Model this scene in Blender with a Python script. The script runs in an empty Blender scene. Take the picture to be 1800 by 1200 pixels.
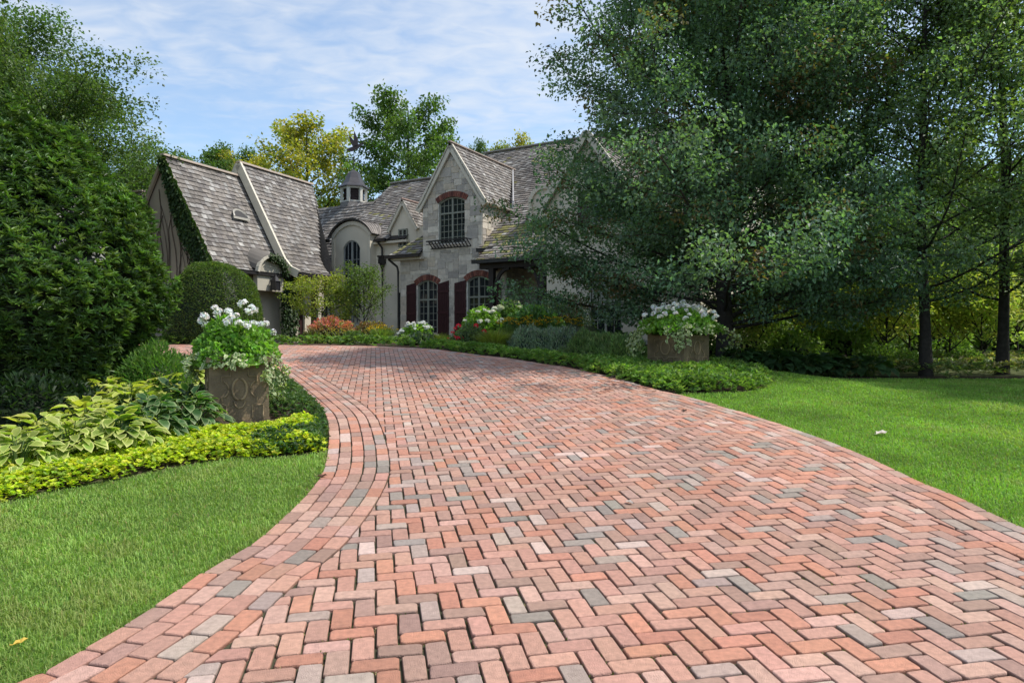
import bpy, math, random
import numpy as np
from mathutils import Vector, Matrix, noise as mnoise

rng = np.random.default_rng(7)
random.seed(7)
S = bpy.context.scene
COL = S.collection
R = math.radians

# ------------------------------------------------------------------ helpers
class G:
    """collects polygons with a colour per vertex; becomes ONE mesh"""
    def __init__(s):
        s.V = []; s.C = []; s.F = []; s.n = 0
    def add(s, V, F, c):
        V = np.asarray(V, float).reshape(-1, 3)
        c = np.asarray(c, float)
        if c.ndim == 1:
            c = np.tile(c[:3], (len(V), 1))
        s.V.append(V); s.C.append(c)
        for f in F:
            f = np.asarray(f, int)
            if f.ndim == 1:
                f = f[None, :]
            s.F.append(f + s.n)
        s.n += len(V)
    def poly(s, P, c):
        s.add(P, [np.arange(len(P))], c)
    def box(s, lo, hi, c):
        x0, y0, z0 = lo; x1, y1, z1 = hi
        V = [(x0,y0,z0),(x1,y0,z0),(x1,y1,z0),(x0,y1,z0),(x0,y0,z1),(x1,y0,z1),(x1,y1,z1),(x0,y1,z1)]
        s.add(V, [np.array([[0,3,2,1],[4,5,6,7],[0,1,5,4],[1,2,6,5],[2,3,7,6],[3,0,4,7]])], c)
    def beam(s, p0, p1, w, h, c, up=(0,0,1), dx=0, dz=0):
        """box from p0 to p1, width w sideways, height h along up, offset dz"""
        p0 = np.array(p0, float); p1 = np.array(p1, float)
        d = p1 - p0; d /= np.linalg.norm(d) + 1e-9
        u = np.array(up, float); u -= d * d.dot(u); u /= np.linalg.norm(u) + 1e-9
        sd = np.cross(d, u)
        V = []
        for p in (p0, p1):
            for a, b in ((-.5,-.5),(.5,-.5),(.5,.5),(-.5,.5)):
                V.append(p + sd*(a*w+dx) + u*(b*h+dz))
        s.add(V, [np.array([[0,1,2,3],[7,6,5,4],[0,4,5,1],[1,5,6,2],[2,6,7,3],[3,7,4,0]])], c)
    def extrude(s, P, off, c):
        """P: list of 3d points, front face at P+off, sides back to P"""
        P = np.array(P, float); Q = P + np.array(off, float)
        n = len(P)
        V = np.vstack([P, Q])
        sides = np.array([[i, (i+1) % n, n+(i+1) % n, n+i] for i in range(n)])
        s.add(V, [np.arange(n, 2*n), sides], c)
    def tube(s, pts, rad, k, c, cap=False):
        pts = np.asarray(pts, float); m = len(pts)
        rad = np.broadcast_to(np.asarray(rad, float), (m,))
        T = np.gradient(pts, axis=0); T /= np.linalg.norm(T, axis=1)[:, None] + 1e-9
        ref = np.array([0., 0., 1.]) if abs(T[0, 2]) < .9 else np.array([1., 0., 0.])
        A = np.cross(T, ref); A /= np.linalg.norm(A, axis=1)[:, None] + 1e-9
        B = np.cross(T, A)
        th = np.arange(k) * 2 * math.pi / k
        V = pts[:, None, :] + rad[:, None, None] * (A[:, None, :]*np.cos(th)[None, :, None] + B[:, None, :]*np.sin(th)[None, :, None])
        i = np.arange(m-1)[:, None] * k; j = np.arange(k)[None, :]; j2 = (j+1) % k
        F = np.stack([i+j, i+j2, i+k+j2, i+k+j], -1).reshape(-1, 4)
        fs = [F]
        if cap:
            fs += [np.arange(k)[::-1], np.arange((m-1)*k, m*k)]
        s.add(V.reshape(-1, 3), fs, c)
    def lathe(s, prof, k, c, center=(0,0,0), rot=0, squash=(1,1)):
        m = len(prof)
        th = np.arange(k)*2*math.pi/k + rot
        V = []
        for r, z in prof:
            V.append(np.stack([center[0]+r*np.cos(th)*squash[0], center[1]+r*np.sin(th)*squash[1], np.full(k, center[2]+z)], -1))
        i = np.arange(m-1)[:, None]*k; j = np.arange(k)[None, :]; j2 = (j+1) % k
        F = np.stack([i+j, i+j2, i+k+j2, i+k+j], -1).reshape(-1, 4)
        s.add(np.vstack(V), [F, np.arange(k)[::-1], np.arange((m-1)*k, m*k)], c)

def build(name, g, m, parent=None, loc=None, smooth=False, **props):
    me = bpy.data.meshes.new(name)
    V = np.vstack(g.V).astype(np.float32); C = np.vstack(g.C).astype(np.float32)
    idx = np.concatenate([f.ravel() for f in g.F]).astype(np.int32)
    tot = np.concatenate([np.full(len(f), f.shape[1]) for f in g.F]).astype(np.int32)
    st = np.concatenate([[0], np.cumsum(tot)[:-1]]).astype(np.int32)
    me.vertices.add(len(V)); me.vertices.foreach_set('co', V.ravel())
    me.loops.add(len(idx)); me.loops.foreach_set('vertex_index', idx)
    me.polygons.add(len(tot)); me.polygons.foreach_set('loop_start', st)
    me.polygons.foreach_set('use_smooth', np.full(len(tot), smooth, dtype=bool))
    me.update(calc_edges=True)
    a = me.attributes.new('tint', 'FLOAT_COLOR', 'POINT')
    a.data.foreach_set('color', np.hstack([C, np.ones((len(C), 1), np.float32)]).astype(np.float32).ravel())
    me.materials.append(m)
    o = bpy.data.objects.new(name, me); COL.objects.link(o)
    if parent is not None:
        o.parent = parent
    if loc is not None:
        o.location = loc
    for k, v in props.items():
        o[k] = v
    return o

def thing(name, label, category, loc=(0,0,0), rz=0, group=None, scale=1):
    o = bpy.data.objects.new(name, None); COL.objects.link(o)
    o.empty_display_size = .2
    o.location = loc; o.rotation_euler = (0, 0, rz)
    o.scale = (scale,)*3 if not isinstance(scale, tuple) else scale
    o['label'] = label; o['category'] = category
    if group: o['group'] = group
    return o

def dup(root, loc, rz=0, label=None, group=None, scale=1):
    r = root.copy(); COL.objects.link(r)
    r.location = loc; r.rotation_euler = (0, 0, rz)
    r.scale = (scale,)*3 if not isinstance(scale, tuple) else scale
    if label: r['label'] = label
    if group: r['group'] = group
    for ch in list(root.children):
        c = ch.copy(); COL.objects.link(c); c.parent = r
        for gch in list(ch.children):
            d = gch.copy(); COL.objects.link(d); d.parent = c
    return r

# ------------------------------------------------------------------ materials
def mat(name, col=None, rough=.8, var=.25, vscale=6., bump=0., bscale=40., spec=.3, trans=0., tcol=(1.35,1.6,.45), metal=0., var2=0., v2scale=.7, coord='Object', detail=4):
    m = bpy.data.materials.new(name); m.use_nodes = True
    nt = m.node_tree; N = nt.nodes; L = nt.links
    N.clear()
    out = N.new('ShaderNodeOutputMaterial')
    p = N.new('ShaderNodeBsdfPrincipled')
    p.inputs['Roughness'].default_value = rough
    p.inputs['Specular IOR Level'].default_value = spec
    p.inputs['Metallic'].default_value = metal
    if col is None:
        at = N.new('ShaderNodeAttribute'); at.attribute_name = 'tint'
        src = at.outputs['Color']
    else:
        rgb = N.new('ShaderNodeRGB'); rgb.outputs[0].default_value = (*col, 1)
        src = rgb.outputs[0]
    tc = N.new('ShaderNodeTexCoord')
    def varied(src, amt, sc, det):
        nz = N.new('ShaderNodeTexNoise'); nz.inputs['Scale'].default_value = sc; nz.inputs['Detail'].default_value = det
        L.new(tc.outputs[coord], nz.inputs['Vector'])
        mr = N.new('ShaderNodeMapRange'); mr.inputs['From Min'].default_value = .25; mr.inputs['From Max'].default_value = .75
        mr.inputs['To Min'].default_value = 1-amt; mr.inputs['To Max'].default_value = 1+amt
        L.new(nz.outputs['Fac'], mr.inputs['Value'])
        mx = N.new('ShaderNodeMix'); mx.data_type = 'RGBA'; mx.blend_type = 'MULTIPLY'; mx.inputs[0].default_value = 1
        L.new(src, mx.inputs[6]); L.new(mr.outputs[0], mx.inputs[7])
        return mx.outputs[2]
    if var > 0: src = varied(src, var, vscale, detail)
    if var2 > 0: src = varied(src, var2, v2scale, 2)
    L.new(src, p.inputs['Base Color'])
    if bump > 0:
        nz = N.new('ShaderNodeTexNoise'); nz.inputs['Scale'].default_value = bscale; nz.inputs['Detail'].default_value = 5
        L.new(tc.outputs[coord], nz.inputs['Vector'])
        b = N.new('ShaderNodeBump'); b.inputs['Strength'].default_value = bump; b.inputs['Distance'].default_value = .02
        L.new(nz.outputs['Fac'], b.inputs['Height']); L.new(b.outputs[0], p.inputs['Normal'])
    if trans > 0:
        t = N.new('ShaderNodeBsdfTranslucent')
        mx = N.new('ShaderNodeMix'); mx.data_type = 'RGBA'; mx.blend_type = 'MULTIPLY'; mx.inputs[0].default_value = 1
        mx.inputs[7].default_value = (*tcol, 1)
        L.new(src, mx.inputs[6]); L.new(mx.outputs[2], t.inputs['Color'])
        ms = N.new('ShaderNodeMixShader'); ms.inputs[0].default_value = trans
        L.new(p.outputs[0], ms.inputs[1]); L.new(t.outputs[0], ms.inputs[2])
        L.new(ms.outputs[0], out.inputs['Surface'])
    else:
        L.new(p.outputs[0], out.inputs['Surface'])
    return m

M = {}
M['leaf'] = mat('leaf', rough=.5, var=.22, vscale=.9, spec=.35, trans=.4)
M['sun_leaf'] = mat('sapling_leaf', rough=.5, var=.15, vscale=1.2, spec=.3, trans=.45, tcol=(1.2,1.35,.5))
M['shiny_leaf'] = mat('shiny_leaf', rough=.42, var=.15, vscale=2, spec=.5, trans=.22)
M['grass'] = mat('grass_blade', rough=.55, var=.22, vscale=1.1, spec=.25, trans=.35)
M['petal'] = mat('petal', rough=.7, var=.06, spec=.2, trans=.3, tcol=(1,1,1))
M['bark'] = mat('bark', rough=.9, var=.4, vscale=9, bump=.8, bscale=25)
M['brick'] = mat('paver_brick', rough=.7, var=.2, vscale=38, bump=.6, bscale=210, spec=.5, var2=.17, v2scale=.45, detail=9)
M['joint'] = mat('joint_sand', col=(.06,.058,.032), rough=1, var=.5, vscale=12)
M['ground'] = mat('ground_soil', rough=1, var=.35, vscale=4, bump=.4, bscale=30, spec=.1)
M['shingle'] = mat('cedar_shingle', rough=.75, var=.3, vscale=9, bump=.4, bscale=60, spec=.3, var2=.22, v2scale=.6)
M['stone'] = mat('limestone', rough=.9, var=.2, vscale=7, bump=.5, bscale=22, spec=.2)
M['stucco'] = mat('stucco', rough=.92, var=.08, vscale=1.5, bump=.1, bscale=90, spec=.2, var2=.16, v2scale=.7)
M['trim'] = mat('painted_trim', rough=.6, var=.08, vscale=3, spec=.3)
M['wood'] = mat('dark_timber', rough=.7, var=.3, vscale=5, bump=.2, bscale=30)
M['metal'] = mat('bronze_metal', rough=.45, var=.2, vscale=5, spec=.5, metal=.2)
M['shutter'] = mat('shutter_paint', rough=.55, var=.12, vscale=6, spec=.3)
M['arch'] = mat('arch_brick', rough=.85, var=.2, vscale=12, bump=.3, bscale=50)
M['planter'] = mat('weathered_planter', rough=.62, var=.3, vscale=9, bump=.3, bscale=45, spec=.35, var2=.35, v2scale=2.6)
M['dry'] = mat('dry_leaf', rough=.8, var=.2, vscale=30, trans=.2, tcol=(1,.9,.7))
def glass_mat():
    m = mat('window_glass', col=(.018,.022,.026), rough=.04, var=.3, vscale=.8, spec=.6)
    return m
M['glass'] = glass_mat()

# ------------------------------------------------------------------ camera / terrain
F_PX, CX, CY, EYE = 1200., 900., 597., 1.5
SL = .0833
def sstep(a, b, x):
    t = np.clip((x-a)/(b-a), 0, 1); return t*t*(3-2*t)
def zt(x, y):
    x = np.asarray(x, float); y = np.asarray(y, float)
    cap = 1.40 - .62*sstep(1.8, 6.3, x) * (1 - sstep(15, 24, y)*.55)
    a = SL*y; q = .25; kq = .15
    hq = np.clip(.5+.5*(a-q)/kq, 0, 1); a = a*hq + q*(1-hq) + kq*hq*(1-hq); k = .16
    h = np.clip(.5 + .5*(cap-a)/k, 0, 1)
    z = cap*(1-h) + a*h - k*h*(1-h)
    far = sstep(30, 90, np.hypot(x, y-8)) * -1.0 * sstep(0, 20, x)
    return z + far
def Z(x, y): return float(zt(x, y))
def up(px, py):
    a = (px-CX)/F_PX; b = (py-CY)/F_PX
    ys = np.linspace(1.2, 45, 3000)
    d = EYE - b*ys - zt(a*ys, ys)
    i = np.argmax(d < 0)
    if d[i] >= 0: i = len(ys)-1
    return np.array([a*ys[i], ys[i]])
def gp(px, Y):
    x = (px-CX)/F_PX*Y
    return (x, Y, Z(x, Y))
def pip(P, poly):
    P = np.asarray(P, float); x, y = P[:, 0], P[:, 1]
    ins = np.zeros(len(P), bool); n = len(poly)
    for i in range(n):
        x0, y0 = poly[i]; x1, y1 = poly[(i+1) % n]
        if y0 == y1: continue
        c = ((y0 > y) != (y1 > y)) & (x < (x1-x0)*(y-y0)/(y1-y0)+x0)
        ins ^= c
    return ins
def spline(pts, n=14):
    P = np.array(pts, float); out = []
    Q = np.vstack([2*P[0]-P[1], P, 2*P[-1]-P[-2]])
    for i in range(1, len(Q)-2):
        for t in np.arange(n)/n:
            p0, p1, p2, p3 = Q[i-1], Q[i], Q[i+1], Q[i+2]
            out.append(.5*((2*p1)+(-p0+p2)*t+(2*p0-5*p1+4*p2-p3)*t*t+(-p0+3*p1-3*p2+p3)*t**3))
    out.append(P[-1]); return np.array(out)
def resample(P, step):
    d = np.concatenate([[0], np.cumsum(np.linalg.norm(np.diff(P, axis=0), axis=1))])
    n = max(2, int(d[-1]/step)); s = np.linspace(0, d[-1], n+1)
    return np.stack([np.interp(s, d, P[:, k]) for k in range(P.shape[1])], -1)
def offset_curve(P, o):
    T = np.gradient(P, axis=0)
    T /= np.linalg.norm(T, axis=1)[:, None]
    Nn = np.stack([T[:, 1], -T[:, 0]], -1)
    return P + Nn*o

cam = bpy.data.cameras.new('camera'); cam.lens = 24; cam.sensor_width = 36; cam.clip_end = 2000; cam.clip_start = .05
cam.shift_y = -3/1800
co = bpy.data.objects.new('camera', cam); COL.objects.link(co)
co.location = (0, 0, EYE); co.rotation_euler = (R(90), 0, 0)
S.camera = co

# ------------------------------------------------------------------ light
SUN_AZ, SUN_EL = 86., 57.     # degrees to the right of the view axis (+Y), elevation
sd = Vector((math.sin(R(SUN_AZ))*math.cos(R(SUN_EL)), math.cos(R(SUN_AZ))*math.cos(R(SUN_EL)), math.sin(R(SUN_EL))))
sl = bpy.data.lights.new('sun', 'SUN'); sl.energy = 4.9; sl.angle = R(.55); sl.color = (1, .955, .88)
so = bpy.data.objects.new('sun', sl); COL.objects.link(so); so.location = (20, 5, 30)
so.rotation_euler = sd.to_track_quat('Z', 'Y').to_euler()
W = bpy.data.worlds.new('World'); S.world = W; W.use_nodes = True
nt = W.node_tree; N = nt.nodes; L = nt.links; N.clear()
wo = N.new('ShaderNodeOutputWorld'); bg = N.new('ShaderNodeBackground'); bg.inputs['Strength'].default_value = .14
sky = N.new('ShaderNodeTexSky'); sky.sky_type = 'NISHITA'; sky.sun_disc = False
sky.sun_elevation = R(SUN_EL); sky.sun_rotation = R(SUN_AZ); sky.air_density = 1.0; sky.dust_density = .8; sky.ozone_density = 1.6
tc = N.new('ShaderNodeTexCoord'); sx = N.new('ShaderNodeSeparateXYZ'); L.new(tc.outputs['Generated'], sx.inputs[0])
def mth(op, a, b=None, c=None):
    n = N.new('ShaderNodeMath'); n.operation = op
    for i, v in enumerate((a, b, c)):
        if v is None: continue
        if isinstance(v, (int, float)): n.inputs[i].default_value = v
        else: L.new(v, n.inputs[i])
    return n.outputs[0]
zc = mth('ADD', mth('MAXIMUM', sx.outputs['Z'], 0.), .12)
cv = N.new('ShaderNodeCombineXYZ')
L.new(mth('DIVIDE', sx.outputs['X'], zc), cv.inputs[0]); L.new(mth('DIVIDE', sx.outputs['Y'], zc), cv.inputs[1])
n1 = N.new('ShaderNodeTexNoise'); n1.inputs['Scale'].default_value = .75; n1.inputs['Detail'].default_value = 6; n1.inputs['Roughness'].default_value = .55; n1.inputs['Distortion'].default_value = .6
L.new(cv.outputs[0], n1.inputs['Vector'])
mp = N.new('ShaderNodeMapping'); mp.inputs['Scale'].default_value = (9, 15, 1); mp.inputs['Rotation'].default_value = (0, 0, R(-25))
L.new(cv.outputs[0], mp.inputs['Vector'])
n2 = N.new('ShaderNodeTexNoise'); n2.inputs['Scale'].default_value = 1.; n2.inputs['Detail'].default_value = 4; n2.inputs['Distortion'].default_value = .5
L.new(mp.outputs[0], n2.inputs['Vector'])
cl = mth('ADD', mth('MULTIPLY', n1.outputs['Fac'], 1.5), mth('MULTIPLY', n2.outputs['Fac'], .55))
cr = N.new('ShaderNodeMapRange'); cr.interpolation_type = 'SMOOTHSTEP'
cr.inputs['From Min'].default_value = .80; cr.inputs['From Max'].default_value = 1.32; cr.inputs['To Max'].default_value = .78; cr.inputs['To Min'].default_value = .12
L.new(cl, cr.inputs['Value'])
hz = N.new('ShaderNodeMapRange'); hz.interpolation_type = 'SMOOTHSTEP'; hz.inputs['From Min'].default_value = .2; hz.inputs['From Max'].default_value = .34
hz.inputs['To Min'].default_value = .25
L.new(sx.outputs['Z'], hz.inputs['Value'])
fac = mth('MULTIPLY', cr.outputs[0], hz.outputs[0])
mx = N.new('ShaderNodeMix'); mx.data_type = 'RGBA'; L.new(fac, mx.inputs[0])
gm = N.new('ShaderNodeMix'); gm.data_type = 'RGBA'; gm.blend_type = 'MULTIPLY'; gm.inputs[0].default_value = 1; gm.inputs[7].default_value = (1.55, 1.62, 1.6, 1)
L.new(sky.outputs[0], gm.inputs[6]); L.new(gm.outputs[2], mx.inputs[6])
mx.inputs[7].default_value = (6.2, 6.5, 6.9, 1)
L.new(mx.outputs[2], bg.inputs['Color']); L.new(bg.outputs[0], wo.inputs['Surface'])

S.render.engine = 'CYCLES'
S.view_settings.view_transform = 'Standard'; S.view_settings.look = 'None'; S.view_settings.exposure = 0
S.cycles.use_denoising = True
S.cycles.max_bounces = 7; S.cycles.diffuse_bounces = 4; S.cycles.glossy_bounces = 3; S.cycles.transmission_bounces = 4

# ------------------------------------------------------------------ leaves
def unit(v):
    return v / (np.linalg.norm(v, axis=-1, keepdims=True) + 1e-9)
TM = {
 'lo': (np.array([[0,0,0],[.42,.5,.12],[1,0,-.1],[.42,-.5,.12]]), [np.array([[0,3,2],[0,2,1]])], np.zeros(4)),
 'mid': (np.array([[0,0,0],[.3,.42,.1],[.65,.38,.06],[1,0,-.12],[.65,-.38,.06],[.3,-.42,.1]]), [np.array([[0,5,4,3],[0,3,2,1]])], np.zeros(6)),
 'hosta': (np.array([[0,0,0],[.45,0,-.03],[.86,0,-.04],[.28,.35,.09],[.62,.29,.06],[.28,-.35,.09],[.62,-.29,.06],[1,0,-.14],[.24,.49,.12],[.68,.39,.05],[.24,-.49,.12],[.68,-.39,.05],[.02,.16,.03],[.02,-.16,.03]]),
   [np.array([[0,1,4,3],[0,5,6,1],[3,4,9,8],[5,10,11,6],[4,2,7,9],[6,11,7,2],[0,3,8,12],[0,13,10,5]]), np.array([[1,2,4],[1,6,2]])], np.array([0,0,.25,0,0,0,0,1,1,1,1,1,.8,.8])),
 'hi': (np.array([[0,0,0],[.3,0,.06],[.68,0,.03],[1,0,-.16],[.22,.46,.14],[.62,.42,.08],[.22,-.46,.14],[.62,-.42,.08]]),
        [np.array([[0,1,4],[2,3,5],[0,6,1],[2,7,3]]), np.array([[1,2,5,4],[1,6,7,2]])], np.array([0,0,0,.8,1,1,1,1])),
}
def leaves(g, P, D, Nn, Ls, Ws, tm, c, edge=None):
    """P base, D direction, Nn normal-ish, L/W sizes, c (n,3)"""
    T, Fs, wgt = TM[tm]
    D = unit(D); sdv = unit(np.cross(Nn, D)); Nv = np.cross(D, sdv)
    n = len(P); k = len(T)
    Ls = np.broadcast_to(Ls, (n,)); Ws = np.broadcast_to(Ws, (n,))
    V = (P[:, None, :] + D[:, None, :]*(T[None, :, 0]*Ls[:, None])[..., None]
         + sdv[:, None, :]*(T[None, :, 1]*Ws[:, None])[..., None] + Nv[:, None, :]*(T[None, :, 2]*Ls[:, None])[..., None])
    cc = np.repeat(c[:, None, :], k, 1)
    if edge is not None:
        cc = cc*(1-wgt[None, :, None]) + np.repeat(edge[:, None, :], k, 1)*wgt[None, :, None]
    fs = [ (np.arange(n)[:, None, None]*k + f[None]).reshape(-1, f.shape[1]) for f in Fs]
    g.add(V.reshape(-1, 3), fs, cc.reshape(-1, 3))
def tint(n, base, v=.3, alt=None, pa=0., r=rng, hv=.1):
    b = np.array(base, float)[None]*np.ones((n, 1))
    if alt is not None:
        a = np.array(alt, float)
        m = r.random(n) < pa
        b[m] = a
    s = 1 + (r.random((n, 1))-.5)*2*v
    return np.clip(b*s*(1+(r.random((n, 3))-.5)*2*hv), 0, 1)
def rdir(n, r=rng):
    return unit(r.normal(size=(n, 3)))
def whorls(g, P, A, k, Lm, Wm, el, tm, base, v=.25, edge=None, r=rng, jit=.25, off=0., alt=None, pa=0.):
    """k leaves round the axis A at each point P, tilted el from the axis"""
    n = len(P); A = unit(A)
    ref = rdir(n, r); X = unit(np.cross(A, ref)); Y = np.cross(A, X)
    az = (np.arange(k)[None]*2*math.pi/k + r.random((n, 1))*6.28 + r.normal(size=(n, k))*.3)
    e = el + r.normal(size=(n, k))*jit
    rad = X[:, None]*np.cos(az)[..., None] + Y[:, None]*np.sin(az)[..., None]
    D = A[:, None]*np.cos(e)[..., None] + rad*np.sin(e)[..., None]
    Nn = A[:, None]*np.sin(e)[..., None] - rad*np.cos(e)[..., None]
    PP = np.repeat(P[:, None], k, 1) - A[:, None]*(r.random((n, k))*off)[..., None]
    m = n*k
    sc = 1 + r.normal(size=m)*.18
    cl = tint(n, base, v*.7, alt, pa, r); cl = np.repeat(cl, k, 0)*(1+(r.random((m, 1))-.5)*v)
    ed = None if edge is None else np.array(edge)[None]*(1+(r.random((m, 1))-.5)*v)
    leaves(g, PP.reshape(-1, 3), D.reshape(-1, 3), Nn.reshape(-1, 3), Lm*sc, Wm*sc, tm, cl, ed)

def noise3(P, sc, seed=0.):
    return np.array([mnoise.noise(Vector((p[0]*sc+seed, p[1]*sc-seed, p[2]*sc))) for p in P])

def grow(seed, H, clear, Rm, prof, nprim, nsec, nsite, nleaf, Ll, Lw, upang, base, tr=.14, spread=.16, droop=.3, tm='lo', up0=None, limb=.42, fpow=1.05,
         alt=None, pa=0., v=.35, barkc=(.04,.034,.03), lean=0., outw=.5, keep=None, shift=(0,0), bare=0):
    r = np.random.default_rng(seed)
    tg, cg = G(), G()
    zs = np.linspace(-.15, H*.95, 12)
    wx = np.cumsum(r.normal(size=12))*.03*H/12 + lean*zs; wy = np.cumsum(r.normal(size=12))*.03*H/12
    rad = tr*np.clip(1-zs/H, 0.03, 1)**.75; rad[0] *= 1.45; rad[1] *= 1.03
    tg.tube(np.stack([wx, wy, zs], -1), rad, 10, barkc)
    def tp(h): return np.array([np.interp(h, zs, wx), np.interp(h, zs, wy), h])
    sites = []; outs = []
    for i in range(nprim):
        f = (i+.5)/nprim
        h0 = clear*.85 + (H*.9-clear*.85)*f**fpow
        az = i*2.4 + r.normal()*.35
        ua = upang if up0 is None else up0+(upang-up0)*f**.6
        reach = Rm*.6
        for _ in range(2):
            x = np.clip((h0 + reach*math.tan(ua)*.8 - clear)/(H-clear), 0, 1)
            reach = Rm*prof(x)
        reach *= r.uniform(.72, 1.12)
        rise = min(reach*math.tan(ua)*r.uniform(.7, 1.2), max(.3, H*1.02-h0))
        d = np.array([math.cos(az), math.sin(az), 0])
        ts = np.linspace(0, 1, 7)
        b = tp(h0)
        w = np.cumsum(r.normal(size=(7, 3)), axis=0)*reach*.025
        P = b + d*(reach*ts)[:, None] + np.array([0, 0, 1])*(rise*ts**1.25)[:, None] + w*ts[:, None]
        P[:, :2] += np.array(shift)*ts[:, None]**2
        r0 = max(.012, tr*limb*(1-.75*f))
        tg.tube(P, r0*(1-ts)**.8+.008, 6, barkc)
        for j in range(nsec):
            t = .22+.78*(j+r.random())/nsec
            p = np.array([np.interp(t, ts, P[:, k]) for k in range(3)])
            a2 = az + (1 if j % 2 else -1)*r.uniform(.4, 1.4)
            ln = (reach*.42+.35)*(1-.45*t)*r.uniform(.6, 1.2)
            d2 = unit(np.array([math.cos(a2), math.sin(a2), math.tan(ua)*r.uniform(.2, .9)]))
            q = np.stack([p, p+d2*ln*.5+r.normal(size=3)*.05, p+d2*ln+np.array([0, 0, -droop*.15*ln])])
            tg.tube(q, [r0*.3*(1-t*.5)+.005, .009, .004], 4, barkc)
            if i < bare: continue
            for k in range(nsite):
                u = .25+.8*(k+r.random())/nsite
                s_ = q[0]*(1-u)**2+2*q[1]*u*(1-u)+q[2]*u*u
                sites.append(s_); outs.append(d2)
    Sx = np.array(sites); Ox = np.array(outs)
    if keep is not None:
        kk = keep(Sx); Sx = Sx[kk]; Ox = Ox[kk]
    n = len(Sx)*nleaf
    P = np.repeat(Sx, nleaf, 0) + np.clip(r.normal(size=(n, 3)), -1.5, 1.5)*spread*np.array([1, 1, .7])
    D = rdir(n, r) + np.repeat(Ox, nleaf, 0)*outw + np.array([0, 0, -droop])
    Nn = np.array([0, 0, 1.]) + rdir(n, r)*.75
    sitec = tint(len(Sx), base, v*.6, alt, pa, r, .08)
    c = np.repeat(sitec, nleaf, 0)*(1+(r.random((n, 1))-.5)*v)
    sc = 1+r.normal(size=n)*.2
    leaves(cg, P, D, Nn, Ll*sc, Lw*sc, tm, np.clip(c, 0, 1))
    return tg, cg

def make_tree(name, label, loc, gs, group=None, rz=0, scale=1, leafmat='leaf', cat='tree'):
    t = thing(name, label, cat, loc, rz, group, scale)
    build('trunk', gs[0], M['bark'], t, smooth=True)
    build('crown', gs[1], M[leafmat], t)
    return t

def lumpy(n_lat, n_lon, rx, ry, rz_, amp, seed, flat=None):
    """rough inner body of a bush, a closed dome"""
    g = G(); V = []
    for i in range(n_lat+1):
        ph = math.pi*i/n_lat
        for j in range(n_lon):
            th = 2*math.pi*j/n_lon
            v = np.array([math.sin(ph)*math.cos(th), math.sin(ph)*math.sin(th), math.cos(ph)])
            s_ = 1+amp*mnoise.noise(Vector(v*2.2)+Vector((seed, 0, 0)))
            V.append(v*np.array([rx, ry, rz_])*s_)
    i = np.arange(n_lat)[:, None]*n_lon; j = np.arange(n_lon)[None]; j2 = (j+1) % n_lon
    F = np.stack([i+j, i+n_lon+j, i+n_lon+j2, i+j2], -1).reshape(-1, 4)
    return np.array(V), F

def bush(rx, ry, h, n, Ll, Lw, base, seed=0, tm='lo', v=.35, alt=None, pa=0., amp=.18, z0=.0, core=(.012,.02,.008), flatness=2., outw=1.0, upw=.3, depth=.25, lump=2.2, coref=.78, kwh=0, el=.9, edge=None, taper=0):
    """a leafy mound from the ground to height h; rx, ry half widths"""
    r = np.random.default_rng(seed+100)
    g = G()
    u = rdir(n, r); u[:, 2] = np.abs(u[:, 2])*1.0
    # superellipsoid dome
    p = flatness
    s_ = 1/(np.abs(u[:, 0])**p+np.abs(u[:, 1])**p+np.abs(u[:, 2])**p)**(1/p)
    bumpv = 1+amp*noise3(u, lump, seed*3.7)
    rr = (1-depth*r.random(n)**1.5)
    
    P = u*(s_*bumpv*rr)[:, None]*np.array([rx, ry, h])
    if taper: P[:, :2] *= (1-taper*(1-sstep(0, .42, P[:, 2]/h)))[:, None]
    P[:, 2] += z0
    out = unit(u/np.array([rx, ry, h]))
    if core is not None:
        m = 900
        V, F = lumpy(12, 20, 1, 1, 1, amp, seed*3.7)
        uv = unit(V); s2 = 1/(np.abs(uv[:, 0])**p+np.abs(uv[:, 1])**p+np.abs(uv[:, 2])**p)**(1/p)
        V = uv*(s2*np.linalg.norm(V, axis=1)*coref)[:, None]*np.array([rx, ry, h])
        V[:, 2] = np.maximum(V[:, 2], -.05)
        if taper: V[:, :2] *= (1-taper*(1-sstep(0, .42, V[:, 2]/h)))[:, None]
        V[:, 2] += z0
        g.add(V, [F], core)
    if kwh:
        whorls(g, P, out*outw+np.array([0, 0, upw])+rdir(n, r)*.35, kwh, Ll, Lw, el, tm, base, v, edge=edge, r=r, alt=alt, pa=pa, off=Ll*.3)
    else:
        D = out*outw + rdir(n, r) + np.array([0, 0, upw])
        Nn = out*.6 + np.array([0, 0, .6]) + rdir(n, r)*.6
        leaves(g, P, D, Nn, Ll*(1+r.normal(size=n)*.2), Lw*(1+r.normal(size=n)*.2), tm, tint(n, base, v, alt, pa, r))
    return g
# ------------------------------------------------------------------ driveway outline (photo points laid on the terrain)
Lpx = [(50,1197),(130,1155),(215,1107),(300,1050),(360,1007),(435,965),(500,910),(540,870),(565,835),(576,790),(577,752),(572,733),(557,715),(525,686),(490,657),(462,641)]
LW = [(-6,-1.2),(-4.1,-.2),(-2.85,.85),(-2.12,1.85)] + [tuple(up(*p)) for p in Lpx] + [(-5.3,13.2),(-7.4,14.3),(-11,14.8),(-16.2,15.0)]
LE = resample(spline(LW), .05)
Rpx = [(1800,930),(1700,882),(1615,848),(1525,805),(1425,765),(1335,735),(1277,718),(1216,700),(1146,684),(1079,664),(1000,647),(953,640),(898,631),(853,626),(800,619),(745,613)]
RW = [(6.6,-1.0),(4.6,.5),(3.6,1.8),(3.25,3.0)] + [tuple(up(*p)) for p in Rpx] + [(-3.6,16.4),(-6,16.85),(-10,17.1),(-16.2,17.2)]
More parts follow.
